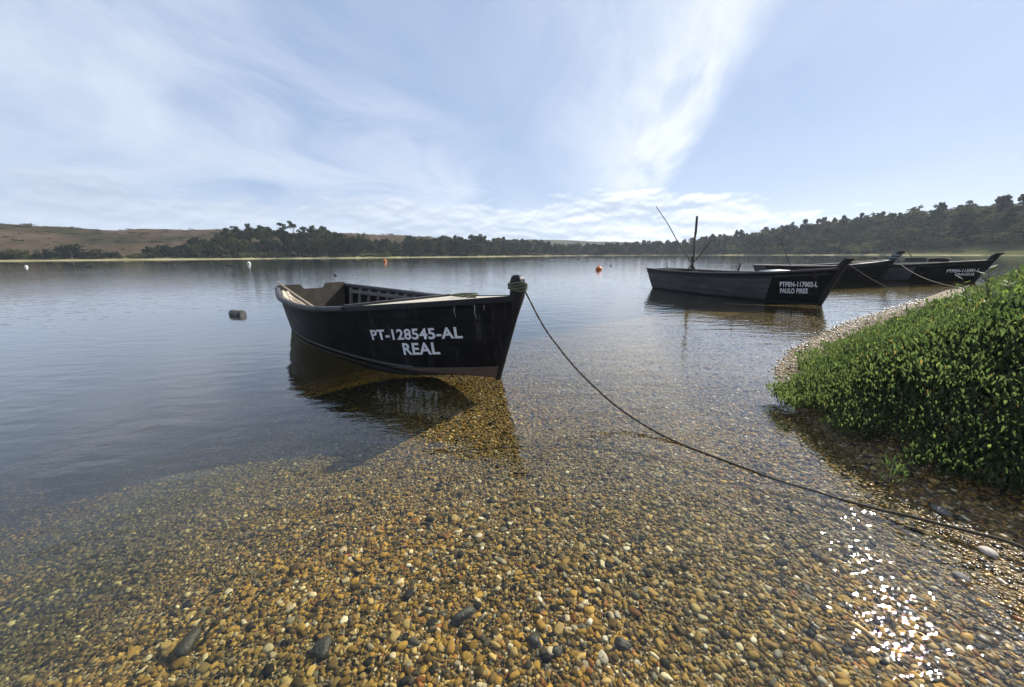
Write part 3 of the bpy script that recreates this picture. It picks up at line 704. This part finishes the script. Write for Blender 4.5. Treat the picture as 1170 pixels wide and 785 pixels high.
tag(mb.build('mooring_rope', M['rope'], smooth=True), 'dark rope running from the lettered near boat down through the shallows onto the pebbles', 'rope')

# --- the moored boats further out
def work_boat(loc, yaw, h, label, fat=.10, wd=.06, grey=None, top=None, band=None, ribs=7, side=-1):
    B = empty('fishing_boat', loc, yaw); tag(B, label, 'boat', 'moored wooden fishing boats')
    hu = hull_shell(h, M['tar_hull'], 'hull', B)
    if grey: hull_shell(h, M['tar_grey'], 'bleached_planking', B, t0=grey[0], t1=grey[1], off=.006, qs=(.06, .16, .3, .5, .7, .85), closed_bottom=False, thick=.01)
    transom(h, M['tar_worn'], B, top=1.0)
    deck_sheet(h, .22, .0, .95, M['in_wood'], 'floor_boards', B, inset=.03)
    deck_sheet(h, .97, .74, .985, M['in_wood'], 'foredeck', B, inset=.02, camber=.02)
    for sd_ in (-1, 1):
        rail(h, .0, .99, sd_, .04, .03, M['tar_worn'], 'gunwale', B, q=1.0, out=.0)
        rail(h, .0, .97, sd_, .018, .035, M['tar'], 'rubbing_strake', B, q=.86, out=.012)
        frames(h, [.08 + .65 * i / ribs for i in range(ribs + 1)], M['frame_wood'], B, side=sd_, q0=.22, q1=.92)
    for T in (.12, .33, .54):
        a_, b_ = h.p(T, .8, -1, -.05), h.p(T, .8, 1, -.05); mb = MB()
        mb.box((a_ + b_) / 2, (.10, (b_ - a_).length / 2, .02)); mb.build('thwart', M['frame_wood'], B, bevel=.005)
    sp_ = stem_post(h, M['tar'] if not band else M['tar'], B, top, wd=wd, head='flat', fat=fat)
    return B, hu, sp_
h2 = Hull(6.55, .40, .30, [.56, .80, .86, .62, .03], [.86, .82, .82, .90, 1.08], [.42, .62, .66, .46, .02])
B2, hu2, sp2 = work_boat((9.04, 10.72, 0), R(-69.5), h2, 'weathered grey and black fishing boat with upright mast and crossed poles, moored alone', grey=(.0, .79), top=[(.07, .10), (.15, .22), (.19, .27)], fat=.13)
lettering(h2, 'PTPEN-117002-L', -.97, -.09, .485, .53, .155, M['white'], hu2)
lettering(h2, 'PAULO PIRES', -.96, -.30, .285, .325, .155, M['white'], hu2)
mb = MB()
mast_b = AT(790.5, 316, 14.9); mast_t = AT(796.5, 247, 14.9)
def loc2(B, p_): 
    q = Matrix.Rotation(-B.rotation_euler.z, 4, 'Z') @ (p_ - Vector(B.location)); return q
mbm = AT(791.5, 293, 14.9)
mb.tube([loc2(B2, mast_b + Vector((0, 0, -.55))), loc2(B2, mast_b), loc2(B2, mbm)], [.075, .07, .06], 8); ms = mb.build('mast_post', M['dark_pole'], B2, smooth=True)
mb = MB(); mb.tube([loc2(B2, mbm + Vector((.02, -.06, -.5))), loc2(B2, mbm + Vector((.02, -.05, 0))), loc2(B2, AT(793.5, 275, 14.85)), loc2(B2, AT(795, 265, 14.9)), loc2(B2, mast_t)], [.03, .032, .03, .045, .042], 8); mb.build('mast_spar', M['dark_pole'], ms, smooth=True)
def pole(name, a_, b_, r0, r1, mat, label, ext=.1):
    mb = MB(); d_ = (b_ - a_); n_ = 10
    pts = [a_ + d_ * (i / n_) + Vector((0, 0, .01 * d_.length * math.sin(i * 1.1))) for i in range(n_ + 1)]
    mb.tube(pts, [r0 + (r1 - r0) * i / n_ for i in range(n_ + 1)], 7); return tag(mb.build(name, mat, smooth=True), label, 'pole')
pole('boat_pole', AT(796, 311, 14.4), AT(749.5, 234.5, 15.2), .024, .013, M['dark_pole'], 'long thin pole tilted out to the left across the mast of the moored boat')
pole('boat_pole', AT(786, 308, 15.2), AT(814.5, 273, 14.2), .026, .012, M['dark_pole'], 'short thin pole leaning to the right across the mast of the moored boat')
pole('boat_pole', AT(840, 318, 13.0), AT(846.5, 300.5, 13.0), .03, .03, M['dark_pole'], 'short stub pole leaning out of the middle of the boat with the mast')
pole('boat_pole', AT(762.3, 311, 16.6), AT(762, 298.5, 16.6), .016, .012, M['dark_pole'], 'small upright stick at the stern of the boat with the mast')
mb = MB()
for i in range(3):
    c_ = [AT(773, 307.6, 16.2), AT(778, 307.4, 15.9), AT(769, 307.5, 16.4)][i]; coil(mb, c_, .16 + .05 * i, 2.2, .02, .8)
tag(mb.build('rope_heap', M['rope_pale'], smooth=True), 'pale rope heap in the stern of the boat with the mast', 'rope')
mb = MB(); c_ = lw(B2, -1.45, .1, .91)
mb.sweep([(c_ + Vector((-.35, .25, 0)), (0, 1, 0), (0, 0, 1)), (c_ + Vector((-.05, .0, .03)), (0, 1, 0), (0, 0, 1)), (c_ + Vector((.3, -.1, .0)), (0, 1, 0), (0, 0, 1))], [(-.16, 0), (.16, 0), (.10, .035), (-.08, .05)])
tag(mb.build('canvas_bundle', M['buoy_white'], smooth=True), 'white canvas bundle on the foredeck of the boat with the mast', 'canvas')

h3 = Hull(6.3, .62, .30, [.55, .80, .84, .58, .03], [.86, .82, .84, .95, 1.12], [.42, .60, .62, .42, .02])
st3 = Vector((13.7, 20.6, 0)); ft3 = Vector((20.19, 20.44, 0))
B3, hu3, sp3 = work_boat(ft3, math.atan2(ft3.y - st3.y, ft3.x - st3.x), h3, 'black fishing boat with a pale banded bow post, beyond the boat with the mast', top=[(.12, .14), (.26, .29), (.40, .43)], fat=.19, wd=.09)
mb = MB(); zt = h3.Z(1); xt = h3.x(1, 1) + .03
for cx_, cz_ in ((.085, .10), (.20, .23)):
    mb.box((xt - .015 + cx_ - .19, 0, zt + cz_), (.20, .097, .042), Matrix.Rotation(R(3), 3, 'Y'))
mb.build('painted_band', M['teal'], sp3, bevel=.01)
pole('boat_pole', AT(904.5, 306, 20.4), AT(892.5, 276, 20.4), .024, .014, M['dark_pole'], 'thin pole standing in the stern of the boat with the banded bow post')

h4 = Hull(5.4, .46, .25, [.55, .82, .86, .60, .03], [.84, .82, .86, .98, 1.10], [.42, .62, .64, .44, .02])
ft4 = Vector((23.25, 18.65, 0)); st4 = Vector((19.9, 22.2, 0))
B4, hu4, sp4 = work_boat(ft4, math.atan2(ft4.y - st4.y, ft4.x - st4.x), h4, 'black fishing boat with a tyre on its deck, bow partly behind the green bank', grey=(.0, .58), top=[(.05, .10), (.09, .22), (.22, .34)], fat=.17, wd=.08)
lettering(h4, 'PTPEN-113391-L', -1.02, .06, .475, .52, .165, M['white'], hu4)
lettering(h4, 'GRINGUS', -.72, -.08, .325, .35, .12, M['white'], hu4)
deck_sheet(h4, .99, .40, .745, M['in_wood'], 'deck_boards', B4, inset=.02)
mb = MB(); tc_ = lw(B4, -1.35, .1, .98)
V = []
for i in range(24):
    t_ = 6.283 * i / 24
    for j in range(10):
        s_ = 6.283 * j / 10; rr_ = .30 + .085 * math.cos(s_); V.append(tc_ + Vector((rr_ * math.cos(t_), rr_ * math.sin(t_), .12 + .10 * math.sin(s_))))
mb.add(V, [(i * 10 + j, ((i + 1) % 24) * 10 + j, ((i + 1) % 24) * 10 + (j + 1) % 10, i * 10 + (j + 1) % 10) for i in range(24) for j in range(10)])
tag(mb.build('tyre', M['rubber'], smooth=True), 'black rubber tyre lying on the deck of the boat nearest the bank', 'tyre')
cr = empty('fish_crate', lw(B4, -2.2, .05, .99), B4.rotation_euler.z); tag(cr, 'low dark crate on the deck beside the tyre', 'crate')
mb = MB(); mb.box((0, 0, .015), (.40, .30, .015)); mb.build('crate_floor', M['tar_grey'], cr)
for nm, c_, hf in (('crate_side', (0, .29, .12), (.40, .012, .09)), ('crate_side', (0, -.29, .12), (.40, .012, .09)), ('crate_end', (.39, 0, .12), (.012, .277, .09)), ('crate_end', (-.39, 0, .12), (.012, .277, .09))):
    mb = MB(); mb.box(c_, hf); mb.build(nm, M['tar_grey'], cr, bevel=.004)
pole('boat_pole', AT(1046, 304, 21.4), AT(1016, 241, 21.0), .026, .012, M['pole'], 'long slender pole tilted from the stern of the boat with the tyre')

def shore_rope(name, a_, b_, sag, label, mat, r_=.018):
    pts = []
    for i in range(15):
        f = i / 14; p_ = a_.lerp(b_, f); p_.z -= sag * 4 * f * (1 - f); pts.append(p_)
    mb = MB(); mb.tube(pts, r_, 6); return tag(mb.build(name, mat, smooth=True), label, 'rope')
shore_rope('mooring_rope', AT(973, 304, 11.1), G(1055, 342, .15), .12, 'taut rope from the bow of the boat with the mast to the bank', M['rope_green'], .010)
shore_rope('mooring_rope', lw(B3, h3.x(1, 1) + .02, -.05, 1.06), G(1104, 329.5, .25), .25, 'rope from the banded bow post down to the green bank', M['rope_green'], .013)

# ------------------------------------------------------------------ floats, debris and birds on the water
def ball_float(px_, py_, rad, mat, label, squash=.85, cat='buoy'):
    c_ = G(px_, py_); e = empty('buoy', (c_.x, c_.y, 0)); tag(e, label, cat)
    V0, F0 = ico(3); V = V0 * [rad, rad, rad * squash]; V[:, 2] += rad * squash * .45
    mesh_np('float_body', V, F0, mat, True, None, e)
    mb = MB(); mb.tube([(0, 0, rad * squash * 1.35), (0, 0, rad * squash * 1.62)], rad * .16, 8); mb.tube([(rad * .2 * math.cos(t_), 0, rad * squash * 1.62 + rad * .2 * math.sin(t_) + rad * .1) for t_ in np.linspace(-.9, 4.04, 10)], rad * .06, 6)
    mb.build('lifting_eye', mat, e, smooth=True); return e
ball_float(684, 308.6, .30, M['orange'], 'round orange buoy floating in open water beyond the bow rope')
ball_float(440, 298.6, .42, M['orange'], 'small orange buoy far out below the wooded ridge')
ball_float(284.5, 301.3, .32, M['buoy_white'], 'round white buoy near the far shore above the drifting barrel')
ball_float(30, 305, .2, M['buoy_white'], 'tiny white buoy off the heath shore')
ball_float(383, 315, .13, M['dark_float'], 'dark little float just beyond the stern of the lettered boat')
ball_float(698, 303.8, .14, M['dark_float'], 'tiny dark float beyond the round orange buoy')
# drifting barrel
c_ = G(271.5, 360); e = empty('barrel', (c_.x, c_.y, 0), R(-22)); e.scale = (.9, .85, .85); tag(e, 'grey plastic barrel drifting on its side left of the near boat', 'barrel')
mb = MB(); rp = [(-.23, .09), (-.22, .115), (-.12, .12), (-.10, .126), (-.08, .12), (.08, .12), (.10, .126), (.12, .12), (.17, .118)]
mb.tube([(x_, 0, .045) for x_, _ in rp], [r_ for _, r_ in rp], 18); mb.build('barrel_body', M['barrel'], e, smooth=True)
mb = MB(); mb.tube([(.172, 0, .045), (.225, 0, .04), (.24, 0, .04)], [.121, .122, .10], 18); mb.build('barrel_lid', M['dark_float'], e, smooth=True)
def bird(px_, py_, s_, rz, up, label):
    c_ = G(px_, py_); e = empty('water_bird', (c_.x, c_.y, 0), rz); tag(e, label, 'bird')
    mb = MB()
    pts = [(-.42, 0, .16), (-.3, 0, .12), (-.05, 0, .12), (.16, 0, .14), (.27, 0, .22 + .05 * up), (.30, 0, .30 + .2 * up), (.33, 0, .38 + .25 * up), (.40, 0, .38 + .25 * up), (.50, 0, .36 + .25 * up)]
    mb.tube([(x_ * s_, 0, (z_ - .06) * s_) for x_, _, z_ in pts], [q * s_ for q in (.02, .09, .15, .13, .07, .05, .06, .04, .01)], 10)
    mb.build('bird_body', M['feather'], e, smooth=True)
bird(261, 303.5, 1.15, R(200), 1.6, 'dark upright water bird beside the round white buoy')
bird(102, 305.3, 1.0, R(20), 0, 'dark water bird floating low off the heath shore')
bird(218, 303, .8, R(180), 1, 'small dark water bird between the barrel and the heath shore')
bird(478, 298.8, 1.0, R(10), .5, 'dark water bird swimming right of the far orange buoy')
bird(531, 299, 1.0, R(190), .5, 'dark water bird alone below the middle of the wooded shore')

# larger dark stones on the bed
V0, F0 = ico(3)
for x_, y_, s_, lab in ((530, 706, .042, 'dark mossy stone on the bed in the middle of the pebbles'), (368, 745, .042, 'dark flat stone near the lower edge of the pebble bed'), (215, 738, .05, 'long dark weed covered stone in the olive shallows'),
                     (610, 733, .032, 'black stone among pale pebbles'), (635, 746, .026, 'smaller black stone beside the pale pebbles'), (712, 738, .028, 'rounded charcoal stone on the ochre pebbles')):
    p_ = on_bed(x_, y_, .0); V = V0 * (1 + .16 * np.sin(V0[:, [1, 2, 0]] * 3.1 + rng.uniform(0, 6, 3)).sum(1, keepdims=True)) * [s_ * 1.25, s_ * .9, s_ * .6]
    o = mesh_np('stone', V, F0, M['stone_dark'], True); o.location = p_ + Vector((0, 0, s_ * .3)); o.rotation_euler = (0, 0, rng.uniform(0, 6)); tag(o, lab, 'stone')
for x_, y_, s_, c_, lab in ((1075, 586, .035, M['frame_wood'], 'pale grey stone beside the rope on the beach'), (1128, 632, .03, M['deck'], 'cream stone below the rope on the beach'), (1098, 662, .028, M['frame_wood'], 'smooth grey stone at the wet edge of the beach')):
    p_ = on_bed(x_, y_, 0); V = V0 * (1 + .07 * np.sin(V0[:, [1, 2, 0]] * 2.6 + rng.uniform(0, 6, 3)).sum(1, keepdims=True)) * [s_ * 1.3, s_ * .9, s_ * .55]
    o = mesh_np('stone', V, F0, c_, True); o.location = p_ + Vector((0, 0, s_ * .4)); o.rotation_euler = (0, 0, rng.uniform(0, 6)); tag(o, lab, 'stone')

# ------------------------------------------------------------------ trees
def crown_np(kind, seed):
    g_ = np.random.default_rng(seed); C = []
    if kind == 'umbrella':                   # flat topped pine: plates on a few limbs
        for i in range(g_.integers(5, 8)):
            a_ = g_.uniform(0, 6.28); q = g_.uniform(0, .36); C.append((q * math.cos(a_), q * math.sin(a_), g_.uniform(.66, .95), g_.uniform(.12, .2), .45))
    elif kind == 'tall':
        for i in range(26):
            z_ = g_.uniform(.22, .98); q = (.26 * (1 - .75 * max(0, (z_ - .3) / .7)) + .03) * math.sqrt(g_.random()) * 1.1; a_ = g_.uniform(0, 6.28)
            C.append((q * math.cos(a_), q * math.sin(a_), z_, g_.uniform(.07, .13), .8))
    elif kind == 'shrub':
        for i in range(22):
            a_ = g_.uniform(0, 6.28); q = .55 * math.sqrt(g_.random()); C.append((q * math.cos(a_), q * math.sin(a_), g_.uniform(.12, .85 - .5 * q), g_.uniform(.14, .22), .85))
    else:
        for i in range(24):
            a_ = g_.uniform(0, 6.28); z_ = g_.uniform(.25, .9); q = .36 * math.sqrt(max(.05, 1 - ((z_ - .55) / .42) ** 2)) * math.sqrt(g_.random())
            C.append((q * math.cos(a_), q * math.sin(a_), z_, g_.uniform(.10, .17), .8))
    Vs = []; Cs = []
    for cx, cy, cz, cr_, fl in C:
        n = 46; dd = g_.normal(size=(n, 3)); dd /= np.linalg.norm(dd, axis=1)[:, None]
        ctr = np.array([cx, cy, cz]) + dd * (cr_ * g_.uniform(.35, 1.0, (n, 1)) ** .6) * [1, 1, fl]
        nn = dd * .6 + g_.normal(size=(n, 3)) * .7; nn /= np.linalg.norm(nn, axis=1)[:, None]
        t1_ = np.cross(nn, [.31, .2, .93]); t1_ /= np.linalg.norm(t1_, axis=1)[:, None]; t2_ = np.cross(nn, t1_)
        sz = g_.uniform(.022, .05, (n, 1)); k_ = g_.uniform(.55, 1.4, (n, 1)) * g_.uniform(.8, 1.2)
        Vs.append(np.stack([ctr - t1_ * sz - t2_ * sz * .6, ctr + t1_ * sz * .8 - t2_ * sz * .7, ctr + t1_ * sz + t2_ * sz * .6, ctr - t1_ * sz * .7 + t2_ * sz * .8], 1).reshape(-1, 3))
        Cs.append(np.repeat(k_, 4, 0))
    return np.concatenate(Vs), np.concatenate(Cs)
def trunk_mb(kind, seed):
    g_ = random.Random(seed); mb = MB(); top = {'umbrella': .72, 'tall': .8, 'shrub': .3}.get(kind, .6)
    pts = [(g_.uniform(-.015, .015) * i, g_.uniform(-.015, .015) * i, -.03 + top * i / 5) for i in range(6)]
    mb.tube(pts, [.032 * (1 - .13 * i) for i in range(6)], 7)
    for i in range(4):
        b_ = Vector(pts[3 + i % 3]); a_ = g_.uniform(0, 6.28); mb.tube([b_, b_ + Vector((.12 * math.cos(a_), .12 * math.sin(a_), .08)), b_ + Vector((.24 * math.cos(a_), .24 * math.sin(a_), .2))], [.014, .01, .004], 5)
    return mb
TINT = {'pine': (.020, .034, .013), 'olive': (.055, .060, .024), 'dark': (.010, .018, .009), 'light': (.085, .088, .034)}
PROTO = {}
def proto(kind, tint, i):
    k_ = (kind, tint, i)
    if k_ not in PROTO:
        V, c_ = crown_np(kind, i * 17 + 3); q = len(V) // 4
        o = mesh_np('crown', V, np.arange(q * 4).reshape(q, 4), M['crown'], False, c_ * np.array(TINT[tint]))
        tr_ = trunk_mb(kind, i * 7 + 1).build('trunk', M['bark'], smooth=True)
        PROTO[k_] = (o.data, tr_.data); bpy.data.objects.remove(o); bpy.data.objects.remove(tr_)
    return PROTO[k_]
def tree(name, x_, y_, hgt, wid, kind, tint, label, cat='tree', group=None, z_=None):
    cd, td = proto(kind, tint, random.randrange(4))
    z0 = float(height([(x_, y_)])[0]) if z_ is None else z_
    e = empty(name, (x_, y_, z0 - .1), random.uniform(0, 6.28)); tag(e, label, cat, group); e.scale = (wid, wid, hgt)
    for nm, dat in (('trunk', td), ('crown', cd)):
        o = bpy.data.objects.new(nm, dat); COL.objects.link(o); o.parent = e
    return e
def pol(a_, r_): return r_ * math.sin(R(a_)), r_ * math.cos(R(a_))
def scatter(n, a0, a1, d0, d1, mind, wfun=None):
    out = []; tries = 0
    while len(out) < n and tries < 40000:
        tries += 1; a_ = random.uniform(a0, a1); f = random.random(); r_ = float(shore_r(a_)) + d0 + (d1 - d0) * f
        x_, y_ = pol(a_, r_)
        if a_ > 42 and d0 + (d1 - d0) * f < 10 + min(a_ - 42, 8) * 2.5: continue
        if all((x_ - p_[0]) ** 2 + (y_ - p_[1]) ** 2 > mind ** 2 for p_ in out): out.append((x_, y_, a_, f))
    return out
# wooded hillside behind the moored boats
for x_, y_, a_, f in scatter(165, 27, 60, 12, 105, 4.6):
    kk = random.random(); hg = random.uniform(8.5, 11)
    if kk < .45: tree('tall_tree', x_, y_, hg * 1.05, hg * .85, 'tall', random.choice(('dark', 'pine')), 'tall narrow dark tree in the wood on the hillside behind the moored boats', group='tall trees on the hillside behind the moored boats')
    elif kk < .93: tree('broad_tree', x_, y_, hg * .9, hg * .95, 'broad', random.choice(('pine', 'pine', 'dark', 'olive')), 'rounded broad tree in the wood on the hillside behind the moored boats', group='rounded trees on the hillside behind the moored boats')
    else: tree('broad_tree', x_, y_, hg * .6, hg * .9, 'broad', 'light', 'yellowish green low tree in the wood on the hillside behind the moored boats', group='yellowish trees on the hillside behind the moored boats')
# ridge behind the near boat
for x_, y_, a_, f in scatter(105, -44, -14, 10, 52, 4.2):
    hg = random.uniform(8.5, 12.0) * (.62 if a_ < -40 else .85 if a_ < -35 else .7 if a_ > -21 else 1)
    tree('broad_tree', x_, y_, hg, hg * .95, 'broad', random.choice(('dark', 'pine', 'pine', 'olive')), 'rounded dark tree in the wood on the ridge behind the near boat', group='rounded trees on the ridge behind the near boat')
for i, a_ in enumerate((-36.6, -35.6, -34.4, -33.2, -32.2, -30.8, -29.6, -28.6, -27.4, -26.2)):
    x_, y_ = pol(a_, float(shore_r(a_)) + random.uniform(30, 48)); hg = random.uniform(11.5, 14)
    tree('umbrella_pine', x_, y_, hg, hg * .75, 'umbrella', 'pine', 'flat topped pine standing above the wood on the ridge behind the near boat', group='umbrella pines on the ridge behind the near boat')
# shrubs below the heath hill
for px_, wid, hg, tint, lab in ((20, 10, 6.5, 'olive', 'olive shrub below the heath at the picture edge'), (48, 8.5, 6.5, 'dark', 'dark shrub between the olive shrub and the big round one'), (81, 14, 9.5, 'dark', 'large round dark tree standing clear below the heath'),
                                (103, 6.5, 3.6, 'dark', 'low black green bush right beside the large round tree'), (113, 9, 6.5, 'olive', 'olive rounded bush behind the low dark bush'), (129, 8, 5, 'dark', 'dark bush where the wood begins below the heath'), (4, 7, 4.5, 'pine', 'green bush cut by the picture edge below the heath')):
    q = ray(px_, 290); a_ = math.degrees(math.atan2(q.x, q.y)); x_, y_ = pol(a_, float(shore_r(a_)) + 9)
    tree('shrub', x_, y_, hg, wid * .62, 'shrub', tint, lab, 'bush')
for px_ in (28, 152 / 1):
    q = ray(px_, 264); a_ = math.degrees(math.atan2(q.x, q.y)); x_, y_ = pol(a_, 485); 
    if px_ < 100: tree('shrub', x_, y_, 7, 9, 'shrub', 'olive', 'tiny lone bush on the crest of the heath hill', 'bush', z_=22.5)
# far woods that read as one mass
def wood_mass(name, pts, tints):
    Vs = []; Cs = []
    for x_, y_, hg, wd_, kind in pts:
        V, c_ = crown_np(kind, random.randrange(12)); a_ = random.uniform(0, 6.28)
        V = V * [wd_, wd_, hg]; V = np.column_stack([V[:, 0] * math.cos(a_) - V[:, 1] * math.sin(a_), V[:, 0] * math.sin(a_) + V[:, 1] * math.cos(a_), V[:, 2]])
        Vs.append(V + [x_, y_, float(height([(x_, y_)])[0]) - .3]); Cs.append(c_ * np.array(TINT[random.choice(tints)]))
    V = np.concatenate(Vs); q = len(V) // 4
    return tag(mesh_np(name, V, np.arange(q * 4).reshape(q, 4), M['crown'], False, np.concatenate(Cs)), kind='stuff')
P = []
for x_, y_, a_, f in scatter(210, -15, 28, 8, 48, 4.5): hg = random.uniform(7.5, 12); P.append((x_, y_, hg, hg * 1.0, 'broad' if random.random() < .8 else 'tall'))
wood_mass('far_woods', P, ('pine', 'dark', 'olive', 'pine'))
P = []
for x_, y_, a_, f in scatter(170, -40, 62, 6, 14, 2.6): hg = random.uniform(1.6, 3.6); P.append((x_, y_, hg, hg * 1.5, 'shrub'))
for x_, y_, a_, f in scatter(300, 26, 61, 12, 108, 3.2): hg = random.uniform(5, 8.5); P.append((x_, y_, hg, hg * 1.6, 'shrub'))
for x_, y_, a_, f in scatter(130, -62, -36, 8, 40, 3): hg = random.uniform(1.5, 4); P.append((x_, y_, hg, hg * 1.6, 'shrub'))
wood_mass('undergrowth', P, ('olive', 'pine', 'light', 'dark'))
P = []
sel = rng.choice(len(HP), 1500, replace=True)
for i in sel:
    a_ = math.degrees(math.atan2(HP[i, 0], HP[i, 1])); r_ = math.hypot(*HP[i])
    if r_ < 500: P.append((HP[i, 0] + random.uniform(-5, 5), HP[i, 1] + random.uniform(-5, 5), HZ[i], random.uniform(.6, 2.0), random.uniform(2.0, 5.0)))
Vs = []; Cs = []
for x_, y_, z_, hg, wd_ in P:
    V, c_ = crown_np('shrub', random.randrange(6)); sub = rng.choice(len(V) // 4, 60, replace=False); V = V.reshape(-1, 4, 3)[sub]; c_ = c_.reshape(-1, 4, 1)[sub]
    ctr = V.mean(1, keepdims=True); V = (ctr + (V - ctr) * 2.6).reshape(-1, 3) * [wd_, wd_, hg] + [x_, y_, z_ - .2]
    Vs.append(V); Cs.append(c_.reshape(-1, 1) * np.array(random.choice(((.05, .045, .02), (.035, .04, .018), (.09, .06, .04), (.10, .085, .045)))))
V = np.concatenate(Vs); q = len(V) // 4
tag(mesh_np('heath_scrub', V, np.arange(q * 4).reshape(q, 4), M['crown'], False, np.concatenate(Cs)), kind='stuff')

# taller leafy plants on the crest of the bank
for px_, py_, d_, hg, lab in ((1128, 318, 6.4, .55, 'leafy plant on the bank crest in front of the farthest bow'), (1152, 312, 6.1, .66, 'tallest leafy plant on the bank crest'), (1166, 330, 5.5, .55, 'leafy plant at the picture edge just below the bank crest')):
    q = ray(px_, py_); a_ = math.atan2(q.x, q.y); x_, y_ = d_ * math.sin(a_), d_ * math.cos(a_)
    e = empty('leafy_plant', (x_, y_, float(height([(x_, y_)])[0]))); tag(e, lab, 'plant')
    mb = MB(); st = MB()
    for i in range(7):
        t_ = random.uniform(0, 6.28); tip = Vector((.16 * math.cos(t_), .16 * math.sin(t_), hg * random.uniform(.7, 1.1))); st.tube([(0, 0, 0), tip * .5 + Vector((0, 0, .03)), tip], [.006, .005, .003], 5)
        for k_ in range(13):
            f = .25 + .75 * k_ / 12; b_ = tip * f; g_ = random.uniform(0, 6.28); o_ = Vector((math.cos(g_), math.sin(g_), random.uniform(.3, 1.2))).normalized(); sd_ = o_.cross(Vector((0, 0, 1))).normalized(); ln = random.uniform(.06, .11)
            mb.add([b_, b_ + o_ * ln * .45 + sd_ * ln * .2, b_ + o_ * ln, b_ + o_ * ln * .45 - sd_ * ln * .2], [(0, 1, 2, 3)])
    o = mb.build('leaves', M['leaf'], e); ca2 = o.data.color_attributes.new('Col', 'FLOAT_COLOR', 'POINT')
    for i in range(len(o.data.vertices)): k_ = .7 + .6 * ((i // 4 * 37) % 11) / 10; ca2.data[i].color = (.10 * k_, .14 * k_, .062 * k_, 1)
    st.build('stems', M['bark'], e)
